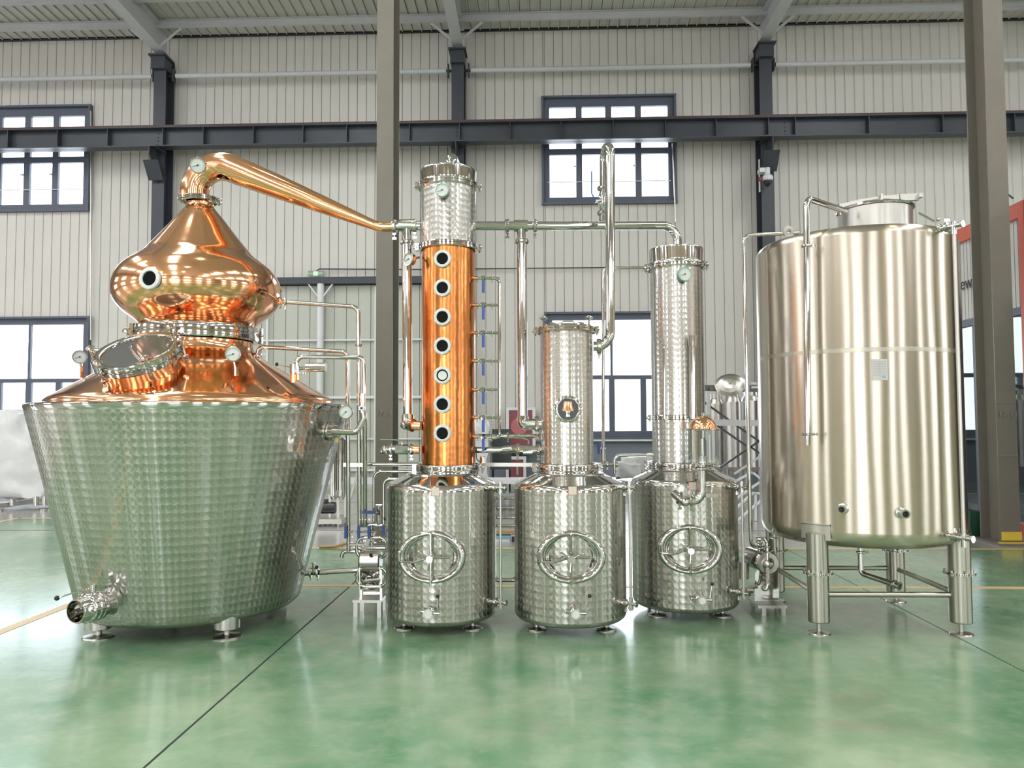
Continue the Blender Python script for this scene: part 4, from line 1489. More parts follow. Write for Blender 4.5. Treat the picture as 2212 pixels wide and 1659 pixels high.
for y, g in ((1076, 0), (1097, 0), (1118, 0), (1136, 0), (1253, 0)):
    cr = thing('kettle_link_pipe', {1076: 'topmost', 1097: 'second from top', 1118: 'third from top', 1136: 'fourth from top', 1253: 'lowest'}[y] + ' of the dark horizontal pipes between the first two kettles', 'pipe', U(1092, y, 5.95), 'link pipes between the kettles')
    MB().tube([U(1066, y - 10, 5.95), U(1074, y, 5.93), U(1110, y, 5.93), U(1118, y - 9, 5.95)], 0.0115 if y < 1200 else 0.015, 0.015, 10).build('pipe', M['steel'], cr)
rr = thing('support_rail', 'flat steel rail running level behind the column flanges', 'rail', U(1100, 1003, 6.15))
MB().bar(U(780, 1003, 6.3), U(1165, 1004, 6.3), 0.03, 0.03).build('bar', M['steel_satin'], rr, smooth=False)
bvv = thing('drain_cock', 'small vertical valve with blue sleeve right of the copper column foot', 'valve', U(1043, 1015, 5.9))
MB().tube([U(1041, 1018, 5.93), U(1042, 985, 5.93)], 0.016, 0, 12).cyl(U(1042, 1000, 5.93), U(1042, 988, 5.93), 0.022, seg=6).build('valve_body', M['steel'], bvv)
MB().tube([U(1040, 1000, 5.93), U(1030, 993, 5.91), U(1027, 965, 5.9)], 0.004, 0.02, 6).build('wire', M['black'], bvv)

# ---- third
C3, K3 = (1.161, 6.20), (1.150, 6.33)
v3 = vessel('tall_still', 'right-hand pearl-finish steel kettle with tall steel column and dial near the top', C3, 5, (0, U(1498, 1185, 5.8).z))
z3f = lambda y: U(1465, y, K3[1]).z
rc3 = 0.2135
ring(v3, K3, 0.255, z3f(1012), z3f(997), name='base_flange')
MB().lathe([(0.231, 1.09), (0.231, z3f(1012) + 0.002)], T(K3[0], K3[1], 0), 64).build('neck', M['steel'], v3)
column_body(v3, 'lower_jacket', K3, rc3, z3f(999), z3f(906), 'scale_col')
ring(v3, K3, 0.224, z3f(907), z3f(897), name='middle_flange')
column_body(v3, 'upper_jacket', K3, rc3, z3f(899), z3f(580), 'scale_col')
ring(v3, K3, 0.236, z3f(584), z3f(571), name='top_flange')
zt3, zd3 = z3f(571), z3f(540)
MB().lathe([(0.212, zt3), (0.216, zt3 + 0.01), (0.221, zd3 - 0.008), (0.219, zd3), (0.10, zd3 + 0.012), (0, zd3 + 0.014)], T(K3[0], K3[1], 0), 72).build('cap', M['steel'], v3)
dg_ = tocam(K3, 14)
gauge(v3, Vector((K3[0], K3[1], U(1484, 594, 6.1).z)) + dg_ * 0.27, dg_ + V(0.1, 0, 0), 0.058, Vector((K3[0], K3[1], U(1470, 605, 6.1).z)) + dg_ * 0.2, rim='dial_green')
Yc = K3[1] - 0.235
MB().tube([U(1434, 905, Yc), U(1434, 748, Yc), U(1440, 746, Yc + 0.02)], 0.009, 0.02, 8).build('conduit', M['steel'], v3)
sticker(v3, C3, 1497, 1050)
sample_valve(v3, C3, 1508, 1297, 0.02)
level_gauge(v3, C3, 1604, 1050, 1275)
# spirit parrot in front of the third column
Yr = 5.72
pr_ = thing('spirit_safe', 'glass spirit safe with small copper dome in front of the tall column', 'spirit safe', U(1513, 1085, Yr))
gb, gt = U(1520, 1000, Yr), U(1519, 930, Yr)
cx_, cy_ = gb.x, gb.y
MB().lathe([(0.122, 0), (0.126, 0.003), (0.126, 0.011), (0.122, 0.014), (0, 0.014), (0, 0), (0.122, 0)], T(cx_, cy_, gb.z - 0.008), 40).build('base_plate', M['steel'], pr_)
MB().lathe([(0.112, gb.z + 0.006), (0.112, gt.z)], T(cx_, cy_, 0), 48).build('glass_cylinder', M['glass'], pr_)
MB().lathe([(0, 0), (0.124, 0), (0.126, 0.006), (0.120, 0.012), (0.10, 0.013)], T(cx_, cy_, gt.z), 40).build('dome_flange', M['steel'], pr_)
dm = MB().lathe([(0.100 * math.cos(a), 0.095 * math.sin(a)) for a in [pi / 2 * k / 12 for k in range(12)]] + [(0, 0.095)], T(cx_, cy_, gt.z + 0.012), 48).build('copper_dome', M['copper'], pr_)
MB().cyl((cx_, cy_, gt.z + 0.10), (cx_, cy_, gt.z + 0.13), 0.010, seg=10).cyl((cx_, cy_, gt.z + 0.125), (cx_, cy_, gt.z + 0.135), 0.003, seg=8).build('finial', M['steel'], dm)
MB().cyl((cx_ - 0.01, cy_, gb.z), (cx_ - 0.01, cy_, gt.z - 0.06), 0.016, seg=14).cyl((cx_ - 0.01, cy_, gb.z), (cx_ - 0.01, cy_, gb.z + 0.05), 0.035, seg=20).build('inner_tube', M['steel'], pr_)
MB().tube([V(cx_ + 0.04, cy_ - 0.02, gb.z), V(cx_ + 0.04, cy_ - 0.02, gt.z - 0.03)], 0.009, 0, 8).build('hydrometer', M['steel_satin'], pr_)
clamp(pr_, U(1515, 1012, Yr), Z, 0.028)
MB().tube([U(1515, 1002, Yr), U(1515, 1083, Yr), U(1478, 1083, Yr)], 0.030, 0.07, 20).build('drain_pipe', M['steel'], pr_)
MB().tube([U(1456, 1066, C3[1] - 0.40), U(1480, 1086, Yr - 0.02)], 0.030, 0, 18).sphere(U(1480, 1085, Yr - 0.02), 0.032, 14).build('tank_nozzle', M['steel'], pr_)
clamp(pr_, U(1468, 1076, Yr + 0.05), Vector((1, -0.3, -0.4)), 0.029)
clamp(pr_, U(1493, 1083, Yr), (1, 0, 0), 0.024)
MB().bar(U(1524, 1070, Yr + 0.02), U(1550, 1071, C3[1] - 0.4), 0.008, 0.03).build('bracket', M['steel_satin'], pr_, smooth=False)
vs_ = thing('vent_pipe', 'thin upright vent pipe with wide cap along the front of the tall column', 'pipe', U(1496, 900, K3[1] - 0.27))
Yv = K3[1] - 0.27
MB().cyl(U(1497, 905, Yv), U(1497, 745, Yv), 0.0225, seg=16).build('pipe', M['steel'], vs_)
MB().cyl(U(1497, 748, Yv), U(1497, 725, Yv), 0.036, seg=24).build('cap', M['steel'], vs_)

# ---- overhead vapour line and loop
ol = thing('overhead_vapour_pipe', 'long horizontal polished pipe from the copper column to the tall column top', 'pipe', U(1240, 488, 6.1))
MB().tube([U(1018, 488, K1[1]), U(1126, 488, Y2), U(1462, 487, K3[1] - 0.02), U(1465, 545, K3[1] - 0.02)], 0.0345, 0.13, 24, nb=12).build('pipe', M['steel'], ol)
clamp(ol, U(1096, 488, Y2 - 0.01), (1, 0, 0), 0.033)
clamp(ol, U(1156, 488, Y2 + 0.02), (1, 0, 0), 0.033)
lp = thing('loop_pipe', 'tall inverted U pipe with a lever valve rising above the middle column', 'pipe', U(1317, 760, 5.92))
Yb_, Yf_ = 6.17, 5.92
MB().tube([U(1303, 482, Yb_), U(1305, 318, Yb_), U(1318, 318, Yf_), U(1318, 748, Yf_), U(1282, 748, Yf_)], [0.028, 0.036, 0.037, 0.037, 0.037], 0.105, 24, nb=12).build('pipe', M['steel'], lp, sharp=60)
b = MB().cyl(U(1303, 478, Yb_), U(1303, 466, Yb_), 0.034, seg=18)
b.lathe([(0.028, 0), (0.038, 0.02), (0.046, 0.05), (0.046, 0.08), (0.036, 0.11), (0.030, 0.13)], T(U(1303, 450, Yb_)), 20)
b.cyl(U(1300, 432, Yb_ - 0.03), U(1285, 434, Yb_ - 0.06), 0.016, seg=10)
b.build('valve_body', M['steel'], lp)
MB().tube([U(1287, 434, Yb_ - 0.06), U(1278, 418, Yb_ - 0.07), U(1278, 370, Yb_ - 0.07)], 0.006, 0.03, 8).build('lever', M['blue'], lp)
for y in (407, 460):
    clamp(lp, U(1303, y, Yb_), Z, 0.031)
clamp(lp, U(1294, 748, Yf_), (1, 0, 0), 0.038)
tl = thing('water_pipe', 'thin pipe bending down beside the tall inverted U pipe', 'pipe', U(1302, 1010, 6.3))
MB().tube([U(1408, 578, 6.33), U(1303, 579, 6.33), U(1303, 1004, 6.2)], 0.0125, 0.05, 12).build('pipe', M['steel'], tl)
MB().cyl(U(1303, 968, 6.2), U(1303, 1004, 6.2), 0.022, seg=12).build('valve_body', M['steel'], tl)
MB().box(U(1293, 968, 6.18), (0.022, 0.012, 0.09)).build('blue_handle', M['blue'], tl)
t2 = thing('product_pipe', 'short thin pipe with elbow and clamps between middle kettle top and tall column', 'pipe', U(1330, 1010, 6.2))
MB().tube([U(1327, 1022, 6.15), U(1327, 984, 6.15), U(1412, 983, 6.2)], 0.013, 0.05, 12).build('pipe', M['steel'], t2)
MB().tube([U(1302, 1003, 6.18), U(1335, 1004, 6.15)], 0.014, 0, 10).build('stub', M['steel'], t2)
for px in (1312, 1333):
    clamp(t2, U(px, 1003, 6.16), (1, 0, 0), 0.014)

# ================================================================== BRUSHED TANK ON LEGS
TX, TY, TR = 2.465, 6.03, 0.722
tk = thing('storage_tank', 'tall brushed steel storage tank standing on four pipe legs', 'tank', (TX, TY, 0))
tt = T(TX, TY, 0)
ztop, zbot = 2.85, 0.645
MB().lathe([(0.0, zbot - 0.12), (0.62, zbot - 0.035), (0.68, zbot - 0.01), (0.71, zbot + 0.025), (TR, zbot + 0.075), (TR, ztop - 0.05),
            (TR - 0.012, ztop - 0.018), (TR - 0.04, ztop + 0.005), (0.30, ztop + 0.09), (0, ztop + 0.10)], tt, 128).build('shell', M['brushed'], tk, sharp=50)
MB().lathe([(TR, 1.965), (TR + 0.0012, 1.966), (TR + 0.0012, 1.995), (TR, 1.996)], tt, 128).build('weld_band', brushed_mat('weld_band_steel', (0.60, 0.56, 0.48), 0.34, 0.8), tk, sharp=10)
hx, hy, hr = TX + 0.17, TY - 0.02, 0.265
zh = U(1903, 457, hy).z
MB().lathe([(hr, ztop + 0.01), (hr, zh)], T(hx, hy, 0), 64).build('hatch_neck', M['steel_satin'], tk)
hl = MB().lathe([(hr + 0.012, zh), (hr + 0.016, zh + 0.006), (hr + 0.012, zh + 0.018), (0.20, zh + 0.045), (0, zh + 0.065)], T(hx, hy, 0), 64).build('hatch_lid', M['steel'], tk)
b = MB()
pts = [U(1817, 449, hy), U(1850, 440, hy), U(1900, 432, hy), U(1940, 428, hy), U(1982, 426, hy)]
for a_, c_ in zip(pts[:-1], pts[1:]):
    b.bar(a_, c_ + (c_ - a_) * 0.04, 0.045, 0.05)
b.cyl(pts[0] - Z * 0.06, pts[0] + Z * 0.03, 0.02, seg=10)
b.cyl(pts[2] + V(0, -0.04, -0.03), pts[2] + V(0, -0.04, 0.035), 0.014, seg=8)
b.box(pts[4], (0.03, 0.12, 0.03))
b.build('lid_arm', M['steel_satin'], hl)
MB().tube([U(1985, 460, hy), U(2018, 478, hy)], 0.009, 0, 8).sphere(U(2026, 474, hy), 0.016, 10).build('hatch_latch', M['steel'], tk)
# spray pipe
Ys = TY - 0.62
sp = MB().tube([U(1826, 456, hy - 0.2), U(1742, 428, Ys), U(1745, 955, Ys)], 0.0225, 0.07, 16).build('spray_pipe', M['steel'], tk)
for y in (531, 938):
    clamp(sp, U(1743 + (y - 531) * 0.005, y, Ys), Z, 0.024, wd=0.008)
MB().cyl(U(1745, 944, Ys), U(1745, 962, Ys), 0.021, seg=14).build('end_ferrule', M['steel'], sp)
fp = MB().tube([U(1725, 503, 6.15), U(1606, 508, 6.05), U(1622, 1180, 6.05), U(1652, 1184, 6.15)], 0.0155, 0.07, 12).build('fill_pipe', M['steel'], tk)
lug = MB().lathe([(0.018, -0.004), (0.045, -0.004), (0.045, 0.004), (0.018, 0.004)], frame_mat(U(1703, 500, 5.95), (0.2, -1, 0)), 24).build('lifting_lug', M['steel_satin'], tk)
# ports
for px, py in ((1817, 1101), (1952, 1107)):
    best = min(range(-80, 80), key=lambda a: abs((lambda q: CXP + FPX * q.dot(_r) / q.dot(_f) - px)(Vector((TX, TY, 1.0)) + tocam((TX, TY), a) * (TR + 0.05) - Vector((0, 0, CAMH)))))
    dd = tocam((TX, TY), best)
    zc = U(px, py, TY - TR * 0.95).z
    p = Vector((TX, TY, zc)) + dd * (TR - 0.005)
    o = MB().lathe([(0.042, 0), (0.036, 0.006), (0.026, 0.008), (0.024, 0.06), (0.030, 0.062), (0.030, 0.072), (0.020, 0.072), (0.020, 0.02), (0, 0.02)], axmat(p, dd), 24).build('port', M['steel'], tk)
    MB().lathe([(0, 0.03), (0.020, 0.03)], axmat(p, dd), 16).build('port_opening', M['black'], o)
# label plate
dd = tocam((TX, TY), 12)
mp_ = frame_mat(Vector((TX, TY, U(1943, 800, 5.4).z)) + dd * (TR + 0.002), dd)
pl = MB().box((0, 0, 0), (0.10, 0.145, 0.002), mp_).build('data_plate', simple('etched_plate', (0.50, 0.50, 0.48), 0.35, 0.8), tk, smooth=False)
text_mesh('plate_text', 'CE', 0.020, mp_ @ T(0.025, -0.052, 0.0015), M['black'], pl, 0.0003)
b = MB()
for k in range(9):
    b.box((0, 0.055 - k * 0.0115, 0.0015), (0.082, 0.0022, 0.0006), mp_)
b.box((0, 0, 0.0015), (0.0015, 0.11, 0.0006), mp_)
b.build('plate_line', simple('plate_etching', (0.30, 0.30, 0.30), 0.5), pl, smooth=False)['kind'] = 'stuff'
# level gauge of the tank
dd = tocam((TX, TY), 52)
for px, py in ((2060, 508), (2085, 1150)):
    p = Vector((TX, TY, U(px, py, 5.6).z)) + dd * (TR - 0.01)
    o = MB().lathe([(0.036, 0), (0.022, 0.012), (0.020, 0.04), (0.032, 0.042), (0.032, 0.058), (0.018, 0.062), (0.016, 0.15), (0.024, 0.152), (0.024, 0.165), (0, 0.165)], axmat(p, dd), 20).build('gauge_valve', M['steel'], tk)
    q_ = p + dd * 0.10
    MB().cyl(q_ - Z * 0.06, q_ + Z * 0.03, 0.017, seg=14).build('tube_fitting', M['steel'], o)
    MB().cyl(p + dd * 0.05, p + dd * 0.05 + Z * 0.045, 0.007, seg=8).box(p + dd * 0.05 + Z * 0.05, (0.04, 0.01, 0.02)).build('wing_nut', M['steel'], o)
q0 = Vector((TX, TY, 0)) + dd * (TR + 0.09)
MB().cyl(q0 + Z * 0.70, q0 + Z * 2.78, 0.013, seg=12).build('level_tube', M['steel_satin'], tk)
# legs
lw = 0.49
legs = []
for (sx, sy) in ((-1, -1), (1, -1), (1, 1), (-1, 1)):
    x, y = 2.455 + sx * lw, TY + sy * lw
    zt_ = 0.70 if sy < 0 else 0.66
    zl = 0.085
    zfl = U(1768, 1236, 5.54).z
    lg = MB().lathe([(0, zl), (0.070, zl), (0.074, zl + 0.006), (0.074, zt_), (0.0, zt_ + 0.02)], T(x, y, 0), 32).build('leg', M['brushed_leg'], tk)
    MB().lathe([(0.074, zfl - 0.008), (0.104, zfl - 0.008), (0.104, zfl - 0.001), (0.100, zfl), (0.104, zfl + 0.001), (0.104, zfl + 0.009), (0.074, zfl + 0.009)], T(x, y, 0), 32).build('leg_flange', M['steel'], lg)
    for k in range(6):
        a = R(30 + 60 * k)
        MB().cyl((x + 0.09 * math.cos(a), y + 0.09 * math.sin(a), zfl - 0.018), (x + 0.09 * math.cos(a), y + 0.09 * math.sin(a), zfl + 0.022), 0.009, seg=6).build('flange_bolt', M['steel_satin'], lg)
    foot(lg, x, y, zl + 0.01, 0.078, 0.015)
    legs.append((x, y))
zbar = U(1900, 1287, 5.5).z
for i in range(4):
    a, c = legs[i], legs[(i + 1) % 4]
    a, c = Vector((a[0], a[1], zbar)), Vector((c[0], c[1], zbar))
    dv = (c - a).normalized()
    MB().cyl(a + dv * 0.07, c - dv * 0.07, 0.0195, seg=14).build('cross_bar', M['brushed_leg'], tk)
dd = tocam((TX, TY), -27)
MB().lathe([(TR + 0.004, 0.66), (TR + 0.004, 0.76), (TR + 0.010, 0.765), (TR + 0.010, 0.772), (TR, 0.772)], T(TX, TY, 0), 10, arc=(R(-144), R(-127))).build('leg_pad', M['brushed_leg'], tk)
MB().tube([V(TX - 0.02, TY - 0.05, zbot - 0.09), V(TX - 0.02, TY - 0.05, U(1858, 1240, 5.95).z), U(1930, 1262, 5.75)], 0.021, 0.04, 14).build('outlet_pipe', M['steel'], tk)
po = U(1930, 1262, 5.75)
MB().lathe([(0.022, 0), (0.034, 0.0), (0.034, 0.012), (0.024, 0.014), (0.024, 0.04), (0.032, 0.042), (0.032, 0.050), (0.019, 0.050), (0.019, 0.02), (0, 0.02)], axmat(po, (0.55, -0.8, -0.15)), 20).build('outlet_ferrule', M['steel'], tk)
clamp(tk, V(TX - 0.02, TY - 0.05, zbot - 0.15), Z, 0.021)

# ================================================================== PUMPS
p1 = thing('transfer_pump', 'polished centrifugal pump on a small steel stand left of the first kettle', 'pump', FL(800, 1312))
Y1 = 6.05
mt = MB().lathe([(0, 0), (0.072, 0.0), (0.080, 0.012), (0.080, 0.155), (0.072, 0.165), (0, 0.165)], axmat(U(778, 1211, Y1), (1, 0, 0)), 28).build('motor_shroud', M['steel_satin'], p1)
MB().sphere(U(801, 1199, Y1 - 0.075), 0.014, 10).build('cap_plug', M['black'], mt)
fr = [U(775, 1232, Y1 - 0.1), U(779, 1262, Y1 - 0.1), U(779, 1290, Y1 - 0.1)]
for px in (778, 822):
    MB().bar(U(px, 1225, Y1 - 0.06), U(px + 1, 1292, Y1 - 0.06), 0.008, 0.05).build('side_plate', M['steel'], p1, smooth=False)
b = MB().box(U(800, 1291, Y1), (0.22, 0.26, 0.02))
b.build('stand_top', M['steel_satin'], p1, smooth=False)
ztp = U(800, 1291, Y1).z
for px, yy in ((775, -0.11), (825, -0.11), (775, 0.11), (825, 0.11)):
    x = U(px, 1300, Y1).x
    MB().box((x, Y1 + yy, ztp / 2), (0.026, 0.026, ztp)).build('stand_leg', M['steel_satin'], p1, smooth=False)


def rloop(parent, x0, y0, x1, y1, Y, r, bend=0.06):
    pts = [U((x0 + x1) / 2, y0, Y), U(x1, y0, Y), U(x1, y1, Y), U(x0, y1, Y), U(x0, y0, Y), U((x0 + x1) / 2, y0, Y)]
    return MB().tube(pts, r, bend, 12, caps=False).build('loop_pipe', M['steel'], parent)


rloop(p1, 772, 1226, 835, 1267, Y1 - 0.05, 0.0135)
b = MB().lathe([(0, 0), (0.085, 0), (0.095, 0.01), (0.095, 0.04), (0.06, 0.05), (0.03, 0.07), (0.028, 0.10), (0, 0.10)], axmat(U(803, 1246, Y1 + 0.08), (0, -1, 0)), 28)
b.build('pump_head', M['steel'], p1)
MB().cyl(U(786, 1281, Y1 - 0.05), U(822, 1281, Y1 - 0.05), 0.022, seg=14).cyl(U(785, 1256, Y1 - 0.08), U(822, 1252, Y1 - 0.08), 0.014, seg=10).build('drain_fitting', M['steel'], p1)
for px, py in ((766, 1242), (766, 1253), (836, 1240)):
    clamp(p1, U(px + 6, py, Y1 - 0.05), (0, 0, 1), 0.014)
mnf = thing('valve_manifold', 'cluster of polished pipes and blue lever valves above the small pump', 'pipework', U(800, 1200, 6.1))
rloop(mnf, 771, 1161, 835, 1205, 6.08, 0.0135)
MB().cyl(U(775, 1134, 6.12), U(838, 1134, 6.12), 0.0185, seg=14).build('upper_header', M['steel'], mnf)
MB().tube([U(738, 1204, 6.1), U(741, 1191, 6.1), U(790, 1191, 6.1)], 0.0165, 0.03, 12).build('lower_header', M['steel'], mnf)
MB().cyl(U(780, 1184, 6.1), U(835, 1184, 6.1), 0.012, seg=10).cyl(U(755, 1177, 6.08), U(785, 1176, 6.08), 0.015, seg=10).build('header', M['steel'], mnf)
MB().cyl(U(802, 1134, 6.1), U(803, 1192, 6.1), 0.011, seg=10).build('riser', M['steel'], mnf)
MB().cyl(U(818, 1092, 6.1), U(818, 1134, 6.1), 0.012, seg=10).cyl(U(812, 1091, 6.1), U(826, 1091, 6.1), 0.008, seg=8).cyl(U(818, 1102, 6.1), U(818, 1112, 6.1), 0.018, seg=6).build('sampling_valve', M['steel'], mnf)
for k, (px, py, hz_) in enumerate(((747, 1150, 0), (775, 1150, 0), (797, 1150, 0), (828, 1145, 0), (797, 1106.5, 1))):
    sz = (0.105, 0.014, 0.024) if hz_ else (0.022, 0.014, 0.095 if k < 3 else 0.07)
    bb = MB().box(U(px, py, 6.03), sz)
    bb.build('blue_handle', M['blue'], mnf)
    MB().cyl(U(px - 6 if not hz_ else 812, py - 1 if not hz_ else 1107, 6.05), U(px + 16 if not hz_ else 820, py - 1 if not hz_ else 1107, 6.06), 0.007, seg=8).build('valve_spindle', M['steel'], mnf)
for px, py in ((753, 1160), (753, 1172), (780, 1168), (822, 1168), (803, 1172), (803, 1150), (778, 1122), (790, 1122), (766, 1183), (776, 1183), (830, 1120), (833, 1134)):
    clamp(mnf, U(px, py, 6.07), Z if py != 1183 else (1, 0, 0), 0.012)
MB().sphere(U(833, 1121, 6.0), 0.016, 10).build('knob', M['black'], mnf)
pq = thing('suction_pipe', 'horizontal polished pipe joining the pot still base and the small pump', 'pipe', U(715, 1235, 6.0))
MB().tube([U(650, 1239, 6.05), U(778, 1231, 6.05)], 0.0205, 0, 16).build('pipe', M['steel'], pq)
MB().cyl(U(668, 1233, 6.03), U(686, 1233, 6.03), 0.026, seg=14).cyl(U(676, 1216, 6.0), U(677, 1236, 6.0), 0.008, seg=8).box(U(676, 1216, 6.0), (0.03, 0.012, 0.012)).build('valve_body', M['steel'], pq)
MB().sphere(U(684, 1225, 5.97), 0.014, 10).build('knob', M['black'], pq)
for px in (671, 686):
    clamp(pq, U(px, 1237, 6.03), (1, 0, 0), 0.021)

p2 = thing('product_pump', 'polished pump on a low steel stand between the third kettle and the tall tank', 'pump', FL(1652, 1315))
Y3 = 6.2
MB().lathe([(0, 0.0), (0.07, 0.0), (0.085, 0.015), (0.09, 0.05), (0.09, 0.22), (0.075, 0.24), (0, 0.24)], axmat(U(1656, 1213, Y3 - 0.12), (-0.25, 1, 0)), 30).build('motor_shroud', M['steel'], p2)
MB().sphere(U(1658, 1218, Y3 - 0.15), 0.046, 20).build('pump_head', M['steel'], p2)
MB().lathe([(0.045, 0), (0.085, 0.0), (0.088, 0.01), (0.08, 0.02), (0.045, 0.02)], axmat(U(1658, 1216, Y3 - 0.13), (0.1, -1, 0)), 28).build('front_ring', M['steel_satin'], p2)
b = MB()
b.v = []
for x0, yy in ((1636, Y3 - 0.1), (1636, Y3 - 0.085)):
    b.v += [U(1630, 1298, yy), U(1683, 1298, yy), U(1682, 1240, yy), U(1672, 1222, yy), U(1640, 1222, yy), U(1631, 1240, yy)]
b.f = [[0, 1, 2, 3, 4, 5], [11, 10, 9, 8, 7, 6]] + [[i, (i + 1) % 6, 6 + (i + 1) % 6, 6 + i][::-1] for i in range(6)]
b.uv = [None] * len(b.f)
b.build('mount_plate', M['steel'], p2, smooth=False)
zs2 = U(1655, 1300, Y3).z
MB().box((U(1655, 1300, Y3).x, Y3, zs2), (0.22, 0.34, 0.022)).build('stand_top', M['steel_satin'], p2, smooth=False)
for px, yy in ((1637, -0.15), (1678, -0.15), (1637, 0.15), (1678, 0.15)):
    MB().box((U(px, 1300, Y3).x, Y3 + yy, zs2 / 2), (0.032, 0.03, zs2)).build('stand_leg', M['steel_satin'], p2, smooth=False)
MB().tube([U(1641, 1176, Y3 - 0.1), U(1651, 1160, Y3 - 0.12), U(1657, 1172, Y3 - 0.14), U(1659, 1262, Y3 - 0.2), U(1654, 1278, Y3 - 0.2), U(1646, 1268, Y3 - 0.2)], 0.0145, 0.03, 12).build('front_pipe', M['steel'], p2)
for px, py in ((1638, 1170), (1640, 1184), (1657, 1180), (1659, 1192), (1659, 1250), (1658, 1261), (1668, 1162)):
    clamp(p2, U(px, py, Y3 - 0.17), Z, 0.014)
MB().tube([U(1640, 1165, Y3 - 0.1), U(1640, 1205, Y3 - 0.08)], 0.013, 0, 10).cyl(U(1632, 1165, Y3 - .1), U(1650, 1165, Y3 - .1), 0.016, seg=10).build('riser', M['steel'], p2)
MB().tube([U(1600, 1275, Y3 - 0.1), U(1636, 1266, Y3 - 0.1)], 0.016, 0, 10).cyl(U(1612, 1275, Y3 - 0.1), U(1626, 1275, Y3 - 0.1), 0.022, seg=10).build('inlet_pipe', M['steel'], p2)
MB().cyl(U(1606, 1214, 6.15), U(1606, 1250, 6.15), 0.042, seg=20).build('filter_can', M['steel_satin'], p2)

# ================================================================== BACKGROUND THINGS
# exit sign over the sliding door
es = thing('exit_sign', 'small green running-man exit sign above the sliding door lintel', 'sign', U(682, 598, 18.5))
e0 = U(682, 591, 18.52)
MB().box(e0, (0.37, 0.03, 0.135)).build('panel', M['signgrey'], es, smooth=False)
m = frame_mat(e0 + V(0, -0.017, 0), (0, -1, 0))
MB().box((0, 0, 0), (0.11, 0.105, 0.004), m).build('pictogram_field', M['signgreen'], es, smooth=False)
b = MB().sphere(m @ V(0.008, 0.034, 0.003), 0.009, 8)
for a_, c_ in (((0.004, 0.022), (-0.006, -0.006)), ((-0.006, -0.006), (0.016, -0.022)), ((0.016, -0.022), (0.008, -0.044)), ((-0.006, -0.006), (-0.020, -0.03)), ((-0.020, -0.03), (-0.036, -0.036)),
               ((0.002, 0.020), (0.024, 0.006)), ((0.002, 0.020), (-0.022, 0.012)), ((-0.022, 0.012), (-0.028, -0.004)), ((0.034, 0.046), (0.034, -0.046)), ((0.034, 0.046), (0.048, 0.046))):
    b.bar(m @ V(*a_, 0.003), m @ V(*c_, 0.003), 0.003, 0.008, up=(0, 1, 0))
b.build('running_man', M['white'], es, smooth=False)
text_mesh('sign_text', 'EXIT', 0.060, m @ T(0.12, 0, 0.001), M['signgreen'], es, 0.001)
text_mesh('sign_text', '安全出口', 0.034, m @ T(-0.12, 0, 0.001), M['signgreen'], es, 0.001)
cb_ = MB().tube([U(682, 586, 18.55), U(690, 581, 18.6), U(905, 582, 18.6), U(1400, 577, 18.6)], 0.014, 0.05, 8).build('cable', M['grey_obj'])
tag(cb_, 'thin dark cable running level along the wall from the exit sign', 'cable')
# surveillance camera on the third wall column
sc3 = thing('security_camera', 'white dome security camera with black lens on the right-hand wall column', 'camera', U(1658, 402, 17.8))
p = U(1658, 385, 17.8)
MB().sphere(p + V(0, 0, 0.0), 0.125, 20, (1, 1, 0.8)).cyl(p + Z * 0.05, p + Z * 0.24, 0.06, seg=14).box(p + V(-0.07, 0.1, 0.20), (0.20, 0.22, 0.1)).build('housing', M['white'], sc3)
MB().sphere(p - Z * 0.09, 0.105, 20).build('lens_dome', M['black'], sc3)
MB().sphere(p + V(-0.17, 0, -0.02), 0.055, 10).build('beacon', M['maroon'], sc3)
MB().cyl(U(1640, 345, 18.1), U(1641, 415, 18.1), 0.02, seg=8).build('conduit', M['white'], sc3)
cdt = thing('rain_conduit', 'thin steel conduit down the wall beside the window left edge', 'conduit', U(196, 720, 18.6))
MB().cyl(U(196, 240, 18.6), U(196, 735, 18.6), 0.018, seg=8).build('pipe', M['steel_satin'], cdt)
cd2 = thing('wall_conduit', 'thin steel conduit beside the upper centre window right edge', 'conduit', U(1459, 650, 18.6))
MB().tube([U(1453, 310, 18.6), U(1456, 390, 18.6), U(1459, 480, 18.6)], 0.02, 0, 8).build('pipe', M['steel_satin'], cd2)

